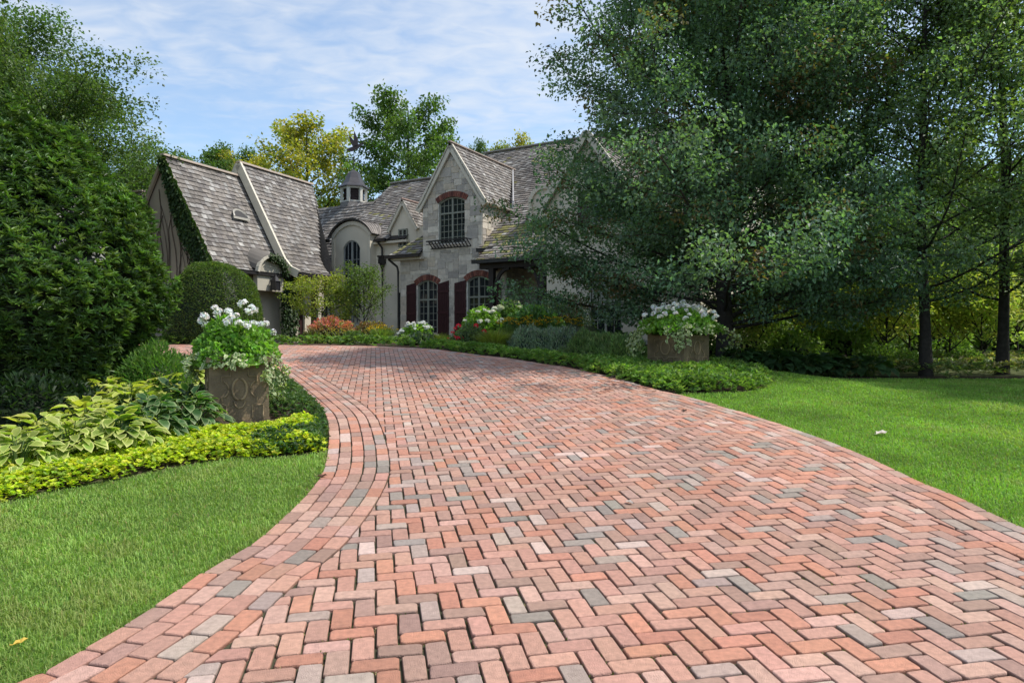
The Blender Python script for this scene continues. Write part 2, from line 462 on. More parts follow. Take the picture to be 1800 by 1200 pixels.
RE = resample(spline(RW), .05)
BW = .105                                    # course width of the border
NL, NR = 5, 4
LI = offset_curve(LE, NL*BW)                 # right of the travel direction = into the drive
RI = offset_curve(RE, -NR*BW)
drive_poly = np.vstack([LE, [(-16.2, 16.2)], RE[::-1]])
inner_poly = np.vstack([LI, [(-16.2, 16.2)], RI[::-1]])
# coarse polygons for speed
def thin(P, k): return P[::k]
drive_c = np.vstack([thin(LE, 5), LE[-1:], [(-16.2, 16.2)], thin(RE[::-1], 5), RE[:1]])
inner_c = np.vstack([thin(LI, 5), LI[-1:], [(-16.2, 16.2)], thin(RI[::-1], 5), RI[:1]])

def clip_half(poly, p, n):
    """keep the side where (q-p).n <= 0"""
    out = []; m = len(poly)
    d = [(q[0]-p[0])*n[0]+(q[1]-p[1])*n[1] for q in poly]
    for i in range(m):
        a, b = poly[i], poly[(i+1) % m]; da, db = d[i], d[(i+1) % m]
        if da <= 0: out.append(a)
        if (da < 0 < db) or (db < 0 < da):
            t = da/(da-db); out.append((a[0]+(b[0]-a[0])*t, a[1]+(b[1]-a[1])*t))
    return out
def area2(poly):
    return .5*sum(poly[i][0]*poly[(i+1) % len(poly)][1]-poly[(i+1) % len(poly)][0]*poly[i][1] for i in range(len(poly)))
def inset(poly, g):
    out = list(poly); m = len(poly)
    for i in range(m):
        a, b = poly[i], poly[(i+1) % m]
        dx, dy = b[0]-a[0], b[1]-a[1]; l = math.hypot(dx, dy)
        if l < 1e-6: continue
        n = (dy/l, -dx/l)                    # outward for CCW
        out = clip_half(out, (a[0]-n[0]*g, a[1]-n[1]*g), n)
        if len(out) < 3: return []
    return out
def chamfer(poly, c):
    out = []; m = len(poly)
    for i in range(m):
        p0, p, p1 = np.array(poly[i-1]), np.array(poly[i]), np.array(poly[(i+1) % m])
        for q in (p0, p1):
            l = np.linalg.norm(q-p)
            out.append(tuple(p + (q-p)*min(c, l*.35)/(l+1e-9)))
    return out
BRC = [((.475,.255,.188),.36),((.475,.215,.14),.19),((.50,.30,.232),.16),((.36,.215,.165),.15),((.40,.30,.25),.075),((.29,.24,.20),.045),((.53,.39,.325),.025)]
brr = np.random.default_rng(3)
pw = np.array([w for _, w in BRC]); pw /= pw.sum()
def brick_col():
    c = np.array(BRC[brr.choice(len(BRC), p=pw)][0])
    return np.clip(c*brr.uniform(.86, 1.12)*(1+(brr.random(3)-.5)*.06), 0, 1)
def add_brick(g, poly):
    if len(poly) < 3: return
    if area2(poly) < 0: poly = poly[::-1]
    cx = sum(p[0] for p in poly)/len(poly); cy = sum(p[1] for p in poly)/len(poly)
    near = cy < 9.5
    poly = inset(poly, brr.uniform(.0024, .0058))
    if len(poly) < 3 or abs(area2(poly)) < 6e-4: return
    P = chamfer(poly, brr.uniform(.004, .013) if near else .011) if cy < 14 else poly
    P = np.array(P); n = len(P)
    c0 = P.mean(0)
    if near:
        P = P + brr.normal(size=P.shape)*.0017
    tilt = brr.normal(size=2)*.009; dz = brr.normal()*.0016
    dv = P-c0; ln = np.linalg.norm(dv, axis=1)[:, None]
    rings = [(P, -.055), (P, -.0075)]
    if near: rings.append((c0+dv*(1-.0025/ln), -.0025))
    rings.append((c0+dv*(1-.0065/ln), 0.))
    V = []
    for q, h in rings:
        z = zt(q[:, 0], q[:, 1]) + .012 + h + dz + (q-c0) @ tilt
        V.append(np.column_stack([q, z]))
    V = np.vstack(V)
    F = []
    i = np.arange(n); j = (i+1) % n
    for k in range(len(rings)-1):
        F.append(np.stack([k*n+i, k*n+j, (k+1)*n+j, (k+1)*n+i], -1))
    F.append(np.arange((len(rings)-1)*n, len(rings)*n))
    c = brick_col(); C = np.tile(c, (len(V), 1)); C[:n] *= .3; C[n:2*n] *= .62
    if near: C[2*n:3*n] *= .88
    g.add(V, F, C)

dg_ = G()
# --- border courses following each edge
def border(E, sign, ncourse, ymax):
    E = E[(E[:, 1] < ymax+1)]
    for k in range(ncourse):
        A = offset_curve(E, sign*(k*BW)); B = offset_curve(E, sign*((k+1)*BW)); Cm = offset_curve(E, sign*((k+.5)*BW))
        d = np.concatenate([[0], np.cumsum(np.linalg.norm(np.diff(Cm, axis=0), axis=1))])
        s = -brr.uniform(0, .2)
        while s < d[-1]-.1:
            e = s + .195*brr.uniform(.96, 1.04)
            ss = [max(s, 0), (max(s, 0)+e)/2, min(e, d[-1])]
            a = [(np.interp(t, d, A[:, 0]), np.interp(t, d, A[:, 1])) for t in ss]
            b = [(np.interp(t, d, B[:, 0]), np.interp(t, d, B[:, 1])) for t in ss]
            pl = [a[0], a[2], b[2], b[0]]
            if e > .1: add_brick(dg_, pl)
            s = e
border(LE, 1, NL, 18); border(RE, -1, NR, 22)
# --- herringbone field
th = R(11.3); ca, sa = math.cos(th), math.sin(th)
U = .095
I, J = np.meshgrid(np.arange(-168, 142), np.arange(-25, 275), indexing='ij')
rmod = (I-J) % 4
Rot = np.array([[ca, -sa], [sa, ca]])        # x axis (cos, sin), y axis (-sin, cos)
sel = np.argwhere((rmod == 0) | (rmod == 3))
cells = np.stack([I[sel[:, 0], sel[:, 1]], J[sel[:, 0], sel[:, 1]]], -1)
rr_ = rmod[sel[:, 0], sel[:, 1]]
wd = np.where(rr_ == 0, 2, 1); ht = np.where(rr_ == 0, 1, 2)
crn = np.stack([cells, cells+np.stack([wd, 0*wd], -1), cells+np.stack([wd, ht], -1), cells+np.stack([0*wd, ht], -1)], 1)*U
crn = crn @ Rot.T
ctr = crn.mean(1)
inb = (ctr[:, 1] > -1.0) & (ctr[:, 1] < 23.5) & (ctr[:, 0] > -15) & (np.abs(ctr[:, 0]) < 2.2+.85*np.maximum(ctr[:, 1], 1.2))
crn = crn[inb]
ins = pip(crn.reshape(-1, 2), inner_c).reshape(-1, 4)
allin = ins.all(1); some = ins.any(1) & ~allin
for q in crn[allin]:
    add_brick(dg_, [tuple(p) for p in q])
EDG = [(LI, 1), (RI, -1)]
for q in crn[some]:
    pl = [tuple(p) for p in q]; c = q.mean(0)
    best = None
    for E, sg in EDG:
        d = np.linalg.norm(E-c, axis=1); k = int(np.argmin(d))
        if best is None or d[k] < best[0]: best = (d[k], E, sg, k)
    _, E, sg, k = best
    k0, k1 = max(0, k-2), min(len(E)-1, k+2)
    T = unit(E[k1]-E[k0]); n = np.array([T[1], -T[0]])*sg          # into the drive
    pl = clip_half(pl, tuple(E[k]), tuple(-n))
    if len(pl) >= 3: add_brick(dg_, pl)
build('driveway', dg_, M['brick'], kind='structure')
# moss, grit and bits of leaf caught in the joints near the street
mr_ = np.random.default_rng(77)
cs = crn[allin].reshape(-1, 2); cs = cs[(cs[:, 1] > 1.2) & (cs[:, 1] < 7.5) & (np.abs(cs[:, 0]) < .9*cs[:, 1]+.6)]
mn = np.array([mnoise.noise(Vector((p[0]*.9, p[1]*.9, 3.))) for p in cs])
cs = cs[mr_.random(len(cs)) < np.clip(.16+.5*mn, .03, .5)]
P_ = np.repeat(cs, 9, 0)
along = mr_.random(len(P_)) < .5; tt = mr_.normal(size=len(P_))*.03
P_ = P_ + np.where(along[:, None], np.array([ca, sa])*tt[:, None], np.array([-sa, ca])*tt[:, None]) + mr_.normal(size=P_.shape)*.002
n_ = len(P_); mg_ = G()
P3 = np.column_stack([P_, zt(P_[:, 0], P_[:, 1])+.001])
leaves(mg_, P3, np.array([0, 0, .5])+rdir(n_, mr_), np.array([0, 0, 1.])+rdir(n_, mr_)*.6, .011*(1+mr_.normal(size=n_)*.3), .007, 'lo', tint(n_, (.10, .13, .03), .5, (.26, .19, .11), .4, mr_))
build('joint_moss', mg_, M['grass'], kind='stuff', label='bits of moss and grit caught in the brick joints', category='moss')
# sand in the joints
jg = G()
xs = np.arange(-16, 9, .25); ys = np.arange(-1.2, 24.6, .25)
XX, YY = np.meshgrid(xs, ys, indexing='ij'); XY = np.stack([XX.ravel(), YY.ravel()], -1)
ind = pip(XY, drive_c).reshape(XX.shape)
ok = ind[:-1, :-1] & ind[1:, :-1] & ind[1:, 1:] & ind[:-1, 1:]
idx = np.arange(XX.size).reshape(XX.shape)
q = np.stack([idx[:-1, :-1], idx[1:, :-1], idx[1:, 1:], idx[:-1, 1:]], -1)[ok]
jg.add(np.column_stack([XY, zt(XY[:, 0], XY[:, 1])-.004]), [q], (.05, .045, .03))
build('driveway_joint_sand', jg, M['joint'], kind='structure')

# ------------------------------------------------------------------ ground sheet to the horizon
Ljenny_lo = [(-60,902),(0,884),(100,862),(200,845),(300,822),(400,806),(480,803),(545,797),(574,792)]
Ljenny_hi = [(-60,830),(0,818),(100,795),(200,776),(300,760),(365,765),(470,754),(545,742),(562,744)]
JLO = [tuple(up(*p)) for p in Ljenny_lo]; JHI = [tuple(up(*p)) for p in Ljenny_hi]
lawn_left = [(-12,-1.2), (-12,3.9), (-8,4.2)] + JLO + [tuple(p) for p in offset_curve(LE, .022)[(LE[:, 1] < JLO[-1][1])][::-6]]
RBpx = [(1216,691),(1260,690),(1310,688),(1345,682),(1356,672),(1350,660),(1330,652)]    # tip of the groundcover bed
RB = [tuple(up(*p)) for p in RBpx]
kR = [tuple(p) for p in offset_curve(RE, -.022)[(RE[:, 1] < RB[0][1])][::6]]
lawn_right = kR + RB + [(5.6,12.6),(7.4,12.7),(9,12.6),(12,12.8),(18,13.5),(30,14),(30,-1.2)]
def axis(a, b, fine0, fine1, st):
    x = [fine0]
    s_ = st
    while x[-1] > a: s_ *= 1.18; x.append(x[-1]-s_)
    lo = x[::-1]
    mid = list(np.arange(fine0+st, fine1, st))
    x = [fine1]; s_ = st
    while x[-1] < b: s_ *= 1.18; x.append(x[-1]+s_)
    return np.array(lo+mid+x)
gx = axis(-900, 900, -12, 14, .16); gy = axis(-60, 1500, -1.4, 21, .16)
XX, YY = np.meshgrid(gx, gy, indexing='ij'); XY = np.stack([XX.ravel(), YY.ravel()], -1)
zz = zt(XY[:, 0], XY[:, 1])
pin = pip(XY, drive_c)
zz = zz - np.where(pin, .09, .0)
gc = np.tile(np.array([.055, .04, .028]), (len(XY), 1))
grassy = pip(XY, lawn_left) | pip(XY, lawn_right)
far = (np.hypot(XY[:, 0], XY[:, 1]-10) > 26) | (XY[:, 1] > 40)
gc[far] = (.09, .12, .045)
woodf = (XY[:, 1] > 13.5) & (XY[:, 0] > 5)
gc[woodf] = (.10, .115, .05)
gc[grassy] = (.07, .13, .025)
zz = zz + np.where(grassy, -.012, 0)
idx = np.arange(XX.size).reshape(XX.shape)
q = np.stack([idx[:-1, :-1], idx[1:, :-1], idx[1:, 1:], idx[:-1, 1:]], -1).reshape(-1, 4)
gg = G(); gg.add(np.column_stack([XY, zz]), [q], gc)
build('ground', gg, M['ground'], smooth=True, kind='structure')

# ------------------------------------------------------------------ lawn grass
def grass(name, poly, dens0, y0, ymax, seed, base, label):
    r = np.random.default_rng(seed)
    P = np.array(poly); x0, x1 = P[:, 0].min(), P[:, 0].max()
    g = G()
    ya = max(P[:, 1].min(), .6); yb = min(P[:, 1].max(), ymax)
    n = int((x1-x0)*(yb-ya)*dens0)
    pts = np.column_stack([r.uniform(x0, x1, n), r.uniform(ya, yb, n)])
    dist = np.hypot(pts[:, 0], pts[:, 1])
    keepp = r.random(n) < np.clip((y0/np.maximum(dist, .1))**1.5, 0, 1)
    vis = np.abs(pts[:, 0]) < .9*pts[:, 1]+1.2
    pts = pts[keepp & vis]; pts = pts[pip(pts, poly)]
    n = len(pts); dist = np.hypot(pts[:, 0], pts[:, 1])
    w = .0034*np.clip(dist/3.2, 1, 3.2)*(1+r.normal(size=n)*.2)
    patch = np.array([mnoise.noise(Vector((p[0]*1.1, p[1]*1.1, seed))) + .6*mnoise.noise(Vector((p[0]*3.5, p[1]*3.5, seed+5))) for p in pts])
    h = (.027+.010*patch)*(1+r.normal(size=n)*.32)
    az = r.random(n)*6.283
    ln = np.abs(r.normal(size=n))*.55+.12
    d = np.stack([np.cos(az), np.sin(az), 0*az], -1); s_ = np.stack([-np.sin(az), np.cos(az), 0*az], -1)
    b = np.column_stack([pts, zt(pts[:, 0], pts[:, 1])-.014])
    up_ = np.array([0, 0, 1.])
    m = b + up_*(h*.6)[:, None] + d*(h*ln*.35)[:, None]
    t = b + up_*(h*(1-.25*ln))[:, None] + d*(h*ln*1.0)[:, None]
    V = np.stack([b-s_*w[:, None]/2, b+s_*w[:, None]/2, m+s_*w[:, None]*.42, t, m-s_*w[:, None]*.42], 1)
    c = tint(n, base, .25, (.3, .28, .11), .06, r)*(1+.3*patch)[:, None]
    dry = (patch > .38)
    c[dry] = c[dry]*.6 + np.array([.27, .27, .1])*.4
    k = np.arange(n)[:, None]*5
    g.add(V.reshape(-1, 3), [k+np.array([[0, 1, 2, 4]]), k+np.array([[4, 2, 3]])], np.repeat(np.clip(c, 0, 1), 5, 0))
    return build(name, g, M['grass'], kind='stuff', label=label, category='grass')
grass('lawn_grass', lawn_left, 17000, 3.2, 7, 21, (.25,.36,.085), 'short mown lawn left of the brick driveway below the yellow groundcover')
grass('lawn_grass', lawn_right, 14000, 4.2, 14, 22, (.24,.39,.075), 'bright green mown lawn right of the driveway in front of the trees')
# ------------------------------------------------------------------ buildings
hr = np.random.default_rng(11)
STUC = (.65, .585, .47); CREAM = (.60, .545, .44); STONES = [(.53,.475,.40),(.61,.55,.465),(.44,.40,.35),(.55,.475,.375),(.40,.365,.325),(.63,.575,.485)]
MAROON = (.042, .012, .014); BRONZE = (.03, .027, .026); TIMBER = (.035, .028, .024); SAGE = (.25, .26, .215)
def shing_col(n):
    b = np.array([.185, .163, .142])[None]*np.ones((n, 1))
    k = hr.random(n)
    b[k < .22] = (.245, .228, .21); b[(k > .22) & (k < .42)] = (.135, .12, .11); b[k > .94] = (.31, .295, .27)
    return b*hr.uniform(.75, 1.2, (n, 1))
def spans_z(poly, z):
    xs = []
    n = len(poly)
    for i in range(n):
        (s0, z0), (s1, z1) = poly[i], poly[(i+1) % n]
        if (z0 > z) != (z1 > z): xs.append(s0+(s1-s0)*(z-z0)/(z1-z0))
    xs.sort(); return list(zip(xs[::2], xs[1::2]))
def roof(g, O, sdir, hdir, prof, poly, e=.185, keep=None, moss=None):
    """prof: [(inward distance, z)] from the eave up; poly: outline in (s, z); shingled in courses"""
    O = np.array(O, float); sdir = np.array(sdir, float); hdir = np.array(hdir, float)
    pr = np.array(prof, float); seg = np.linalg.norm(np.diff(pr, axis=0), axis=1); d = np.concatenate([[0], np.cumsum(seg)])
    def at(t): return np.interp(t, d, pr[:, 0]), np.interp(t, d, pr[:, 1])
    def nrm(t):
        i = min(max(np.searchsorted(d, t)-1, 0), len(seg)-1)
        v = (pr[i+1]-pr[i])/seg[i]; return -hdir*v[1] + np.array([0, 0, v[0]])
    t = 0.
    while t < d[-1]-.02:
        t1 = min(t+e*1.18, d[-1]); ta = min(t+e, d[-1])
        h0, z0 = at(t); h1, z1 = at(t1); ha, za = at(ta)
        n = nrm(t+.01)
        for s0, s1 in spans_z(poly, (z0+za)/2):
            # dark watertight sheet below
            A = [O+sdir*s0+hdir*h0+np.array([0,0,z0])-n*.012, O+sdir*s1+hdir*h0+np.array([0,0,z0])-n*.012,
                 O+sdir*s1+hdir*ha+np.array([0,0,za])-n*.012, O+sdir*s0+hdir*ha+np.array([0,0,za])-n*.012]
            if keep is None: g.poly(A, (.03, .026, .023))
            ws = []; acc = 0
            while acc < s1-s0: w = hr.uniform(.11, .27); ws.append(w); acc += w
            ed = s0+np.concatenate([[0], np.cumsum(ws)]); ed[-1] = s1
            a, b = ed[:-1], ed[1:]
            if keep is not None:
                m = np.array([keep((x+y)/2, (z0+za)/2, h0) for x, y in zip(a, b)], bool)
                a, b = a[m], b[m]
            k = len(a)
            if k == 0: continue
            low = hr.normal(size=k)*.012; hh = .03+hr.random(k)*.016
            base0 = O+hdir*h0+np.array([0,0,z0]); base1 = O+hdir*h1+np.array([0,0,z1])
            slope = unit((base1-base0)[None])[0]
            L0 = sdir*(a+.004)[:, None]+base0+slope*low[:, None]; R0 = sdir*(b-.004)[:, None]+base0+slope*low[:, None]
            L1 = sdir*(a+.004)[:, None]+base1+n*.006; R1 = sdir*(b-.004)[:, None]+base1+n*.006
            V = np.stack([L0, R0, R0+n*hh[:, None], L0+n*hh[:, None], R1, L1], 1)
            c = shing_col(k)
            if moss is not None:
                mm = np.array([moss((x+y)/2, (z0+za)/2) for x, y in zip(a, b)]); pick = hr.random(k) < mm
                c[pick] = np.array([.23, .215, .085])*hr.uniform(.7, 1.2, (pick.sum(), 1))
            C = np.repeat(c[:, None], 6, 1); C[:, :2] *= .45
            i = np.arange(k)[:, None]*6
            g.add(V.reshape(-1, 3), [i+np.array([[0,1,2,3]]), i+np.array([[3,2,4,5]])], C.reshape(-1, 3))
        t = ta
def clip_convex(poly, outer):
    out = poly; n = len(outer)
    for i in range(n):
        a, b = outer[i], outer[(i+1) % n]
        dx, dz = b[0]-a[0], b[1]-a[1]; l = math.hypot(dx, dz)
        if l < 1e-9: continue
        out = clip_half(out, a, (dz/l, -dx/l))
        if len(out) < 3: return []
    return out
def inhole(x, z, holes): return any(h[0] < x < h[1] and h[2] < z < h[3] for h in holes)
def wall(g, loc, outer, holes, c, depth=.16):
    """outer: convex CCW (x, z); loc(x, z, d) -> point, d outwards"""
    xs = sorted({p[0] for p in outer} | {v for h in holes for v in h[:2]}); zs = sorted({p[1] for p in outer} | {v for h in holes for v in h[2:]})
    for i in range(len(xs)-1):
        for j in range(len(zs)-1):
            if inhole((xs[i]+xs[i+1])/2, (zs[j]+zs[j+1])/2, holes): continue
            q = clip_convex([(xs[i],zs[j]),(xs[i+1],zs[j]),(xs[i+1],zs[j+1]),(xs[i],zs[j+1])], outer)
            if len(q) >= 3 and abs(area2(q)) > 1e-5: g.poly([loc(x, z, 0) for x, z in q], c)
    for x0, x1, z0, z1 in holes:
        for a, b in (((x0,z0),(x0,z1)),((x0,z1),(x1,z1)),((x1,z1),(x1,z0)),((x1,z0),(x0,z0))):
            g.poly([loc(*a, 0), loc(*b, 0), loc(*b, -depth), loc(*a, -depth)], np.array(c)*.9)
def stones(g, loc, outer, holes, seed, unitw=.125):
    r = np.random.default_rng(seed)
    xs = [p[0] for p in outer]; zs = [p[1] for p in outer]
    x0, z0 = min(xs), min(zs); nx = int(math.ceil((max(xs)-x0)/unitw)); nz = int(math.ceil((max(zs)-z0)/unitw))
    occ = np.zeros((nx, nz), bool)
    for i in range(nx):
        for j in range(nz):
            if inhole(x0+(i+.5)*unitw, z0+(j+.5)*unitw, holes): occ[i, j] = True
    for j in range(nz):
        for i in range(nx):
            if occ[i, j]: continue
            w, h = r.choice([2,3,4,5,6], p=[.15,.3,.25,.2,.1]), r.choice([1,2,3], p=[.3,.45,.25])
            if h == 3: w = min(w, 4)
            while i+w > nx or occ[i:i+w, j].any(): w -= 1
            while j+h > nz or occ[i:i+w, j:j+h].any(): h -= 1
            occ[i:i+w, j:j+h] = True
            m = .009
            q = clip_convex([(x0+i*unitw+m, z0+j*unitw+m), (x0+(i+w)*unitw-m, z0+j*unitw+m), (x0+(i+w)*unitw-m, z0+(j+h)*unitw-m), (x0+i*unitw+m, z0+(j+h)*unitw-m)], outer)
            if len(q) < 3: continue
            q = [(x+r.normal()*.004, z+r.normal()*.004) for x, z in q]
            c = np.array(STONES[r.integers(len(STONES))])*r.uniform(.85, 1.1)
            P = [loc(x, z, 0) for x, z in q]; off = np.array(loc(0, 0, r.uniform(.012, .03)))-np.array(loc(0, 0, 0))
            g.extrude(P, off, c)
def arc_pts(x0, x1, zs, rise, n=10):
    """segmental arch from (x0, zs) to (x1, zs)"""
    w = (x1-x0)/2; r = (w*w+rise*rise)/(2*rise); cz = zs+rise-r; cx = (x0+x1)/2
    a = math.asin(min(1, w/r))
    if rise > w: a = math.pi-a
    th = np.linspace(-a, a, n+1)
    return [(cx+r*math.sin(t), cz+r*math.cos(t)) for t in th], (cx, cz, r)
def arch_fill(g, loc, x0, x1, zs, rise, ztop, d, c, depth=.16):
    A, _ = arc_pts(x0, x1, zs, rise)
    for (xa, za), (xb, zb) in zip(A, A[1:]):
        g.poly([loc(xa, za, d), loc(xb, zb, d), loc(xb, ztop, d), loc(xa, ztop, d)], c)
        g.poly([loc(xa, za, d), loc(xa, za, -depth), loc(xb, zb, -depth), loc(xb, zb, d)], np.array(c)*.9)
def voussoirs(g, loc, x0, x1, zs, rise, t=.22, d=.045):
    A, (cx, cz, r) = arc_pts(x0-.04, x1+.04, zs, rise, 40)
    a0 = math.atan2(A[0][0]-cx, A[0][1]-cz); a1 = -a0
    n = int(abs(a1-a0)*(r+t/2)/.085)
    for i in range(n):
        ta = a0+(a1-a0)*(i+.07)/n; tb = a0+(a1-a0)*(i+.93)/n
        pl = [(cx+rr*math.sin(q), cz+rr*math.cos(q)) for rr, q in ((r, tb), (r, ta), (r+t, ta), (r+t, tb))]
        c = np.array([(.19,.07,.05),(.24,.10,.07),(.13,.05,.04)][hr.integers(3)])*hr.uniform(.8, 1.15)
        g.extrude([loc(x, z, 0) for x, z in pl], np.array(loc(0, 0, d+hr.uniform(0, .008)))-np.array(loc(0, 0, 0)), c)
def window(parent, loc, x0, x1, z0, zs, rise=0, cols=4, rows=4, transom=None, color=SAGE, fw=.055, d=-.07, name='window', gl='glazing_bar'):
    """window > pane, glazing bars; casements split in the middle"""
    g = G()
    def bar(xa, za, xb, zb, w, dd, th_):
        p = np.array(loc(xa, za, dd)); q_ = np.array(loc(xb, zb, dd))
        nn = np.array(loc(0, 0, 1))-np.array(loc(0, 0, 0))
        return p, q_, w, th_, nn
    def addbar(gr, xa, za, xb, zb, w, dd=d, th_=.07):
        p, q_, w, th_, nn = bar(xa, za, xb, zb, w, dd, th_); gr.beam(p, q_, w, th_, color, up=nn)
    def top(x):
        if rise <= 0: return zs
        _, (cx, cz, r) = arc_pts(x0, x1, zs, rise); return cz+math.sqrt(max(0, r*r-(x-cx)**2))
    addbar(g, x0+fw/2, z0, x0+fw/2, top(x0+fw/2), fw); addbar(g, x1-fw/2, z0, x1-fw/2, top(x1-fw/2), fw)
    addbar(g, x0, z0+fw/2, x1, z0+fw/2, fw)
    xm = (x0+x1)/2
    if cols > 1: addbar(g, xm, z0, xm, top(xm), fw*1.35, d+.005)
    if rise > 0:
        A, _ = arc_pts(x0, x1, zs-fw/2, rise)
        for a, b in zip(A, A[1:]): addbar(g, *a, *b, fw)
    else: addbar(g, x0, zs-fw/2, x1, zs-fw/2, fw)
    if transom: addbar(g, x0, transom, x1, transom, fw*1.2, d+.003)
    w = build(name, g, M['trim'], parent)
    pg = G()
    if rise > 0: P = [(x0, z0), (x1, z0)] + arc_pts(x0, x1, zs, rise)[0][::-1]
    else: P = [(x0, z0), (x1, z0), (x1, zs), (x0, zs)]
    pg.poly([loc(x, z, d-.012) for x, z in P], (.02, .02, .02))
    build('pane', pg, M['glass'], w)
    mg = G()
    for i in range(1, cols):
        if cols % 2 == 0 and i == cols//2: continue
        x = x0+(x1-x0)*i/cols; addbar(mg, x, z0, x, top(x), .02, d+.002, .03)
    ztop = zs if not transom else transom
    for i in range(1, rows):
        z = z0+(ztop-z0)*i/rows; addbar(mg, x0, z, x1, z, .02, d+.0, .03)
    if transom and top(xm)-transom > .45:
        z = transom+(top(xm)-transom)*.5; addbar(mg, x0, z, x1, z, .02, d, .03)
    for xa, za, xb, zb in ((x0+.02, z0, x0+.02, top(x0+.02)), (x1-.02, z0, x1-.02, top(x1-.02)), (x0, z0+.02, x1, z0+.02)): addbar(mg, xa, za, xb, zb, .02, d+.001, .03)
    build(gl, mg, M['trim'], w)
    return w
def shutter(parent, loc, x0, x1, z0, z1, d=.05, skew=0):
    g = G(); nn = np.array(loc(0, 0, 1))-np.array(loc(0, 0, 0)); n = 5
    for i in range(n):
        a = x0+(x1-x0)*i/n+.004; b = x0+(x1-x0)*(i+1)/n-.004
        fa, fb = i/n, (i+1)/n
        g.extrude([loc(a, z0, .01), loc(b, z0, .01), loc(b, z1+skew*fb, .01), loc(a, z1+skew*fa, .01)], nn*(d-.01), np.array(MAROON)*hr.uniform(.85, 1.15))
    for z in (z0+.22, (z0+z1)/2, z1-.3):
        g.extrude([loc(x0+.01, z-.05, d), loc(x1-.01, z-.05, d), loc(x1-.01, z+.05, d), loc(x0+.01, z+.05, d)], nn*.02, np.array(MAROON)*1.2)
    return build('shutter', g, M['shutter'], parent)
def downspout(parent, pts, head=None):
    g = G(); g.tube(pts, .045, 8, BRONZE, cap=True)
    o = build('downspout', g, M['metal'], parent)
    if head is not None:
        h = G(); x, y, z = head
        h.box((x-.13, y-.11, z-.12), (x+.13, y+.11, z+.16), BRONZE); h.box((x-.16, y-.14, z+.16), (x+.16, y+.14, z+.22), BRONZE)
        h.lathe([(.05, -.34), (.12, -.121)], 4, BRONZE, center=(x, y, z), rot=math.pi/4)
        build('rainwater_head', h, M['metal'], o)
    return o
def gutter(parent, p0, p1):
    g = G(); g.beam(p0, p1, .13, .12, BRONZE); g.beam(np.array(p0)+[0,0,.062], np.array(p1)+[0,0,.062], .16, .02, BRONZE)
    return build('gutter', g, M['metal'], parent)

ZG = 1.38
# ============ main house: local x runs right along the facade, y into the house
HO = (-1.13, 26., ZG); HR = R(-29.7)
house = thing('stone_house', 'large stone and stucco house with steep grey shingle roofs and maroon shutters', 'house', HO, HR)
def F(y): return lambda x, z, d: (x, y-d, z)              # walls facing the drive
def Rt(x): return lambda y, z, d: (x+d, y, z)             # walls facing right
SLP = .82
def RZ(y): return 3.75+SLP*y
# --- stone front
holes = [(-3.06, -2.10, 0.35, 2.55), (-.66, .32, .35, 2.6), (-2.02, -.77, 3.9, 5.72)]
loc = F(0)
gm_ = G(); gs_ = G(); arches = []
low = [(-3.95, -.6), (1.05, -.6), (1.05, 3.62), (-3.95, 3.62)]
gab = [(-2.8, 3.62), (0, 3.62), (0, 5.42), (-1.4, 7.72), (-2.8, 5.42)]
for k, o_ in enumerate((low, gab)):
    wall(gm_, loc, o_, holes, (.66, .63, .57)); stones(gs_, loc, o_, holes, 5+k)
for x0, x1, zs, rise, zt_ in ((-3.06, -2.10, 2.30, .2, 2.55), (-.66, .32, 2.36, .2, 2.6), (-2.02, -.77, 5.5, .2, 5.72)):
    arch_fill(gm_, loc, x0, x1, zs, rise, zt_+.05, .02, (.42, .40, .37)); arches.append((x0, x1, zs, rise))
# right cheek of the stone dormer and left cheek
for lc, o_ in ((Rt(0), [(0, 3.62), (2.3, 5.3), (2.3, 5.5), (0, 5.5)]), (lambda y, z, d: (-2.8-d, y, z), [(0, 3.62), (2.3, 5.3), (2.3, 5.5), (0, 5.5)])):
    wall(gm_, lc, o_, [], (.66, .63, .57))
    stones(gs_, lc, o_, [], 9)
# left return of the stone block
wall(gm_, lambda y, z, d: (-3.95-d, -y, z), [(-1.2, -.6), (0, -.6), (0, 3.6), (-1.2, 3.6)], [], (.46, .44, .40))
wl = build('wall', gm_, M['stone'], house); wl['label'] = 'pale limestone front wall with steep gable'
build('stone_block_facing', gs_, M['stone'], wl)
for a_ in arches:
    ga_ = G(); voussoirs(ga_, loc, *a_); build('brick_arch', ga_, M['arch'], wl)
window(house, F(0), -3.06, -2.10, .35, 2.30, .2, cols=4, rows=5, transom=1.72)
window(house, F(0), -.66, .32, .35, 2.36, .2, cols=4, rows=5, transom=1.76)
window(house, F(0), -2.02, -.77, 3.9, 5.5, .2, cols=6, rows=5, transom=5.08)
for x0, x1, sk in ((-3.62, -3.13, .1), (-2.06, -1.52, .12), (-1.26, -.72, .1), (.36, .86, -.1)):
    shutter(house, F(0), x0, x1, .05, 2.32, skew=sk)
# window box bracket under the upper window
g = G()
for i in range(13):
    x = -2.3+i*.15; g.beam((x, -.34, 3.98), (x, -.02, 3.72), .03, .03, BRONZE)
g.beam((-2.4, -.34, 3.98), (-.5, -.34, 3.98), .05, .05, BRONZE); g.beam((-2.4, -.34, 3.86), (-.5, -.34, 3.86), .02, .03, BRONZE); g.beam((-2.4, -.03, 3.72), (-.5, -.03, 3.72), .04, .04, BRONZE)
g.beam((-2.4, -.34, 3.98), (-2.4, 0, 3.98), .03, .03, BRONZE); g.beam((-.5, -.34, 3.98), (-.5, 0, 3.98), .03, .03, BRONZE)
build('window_box_bracket', g, M['metal'], house)
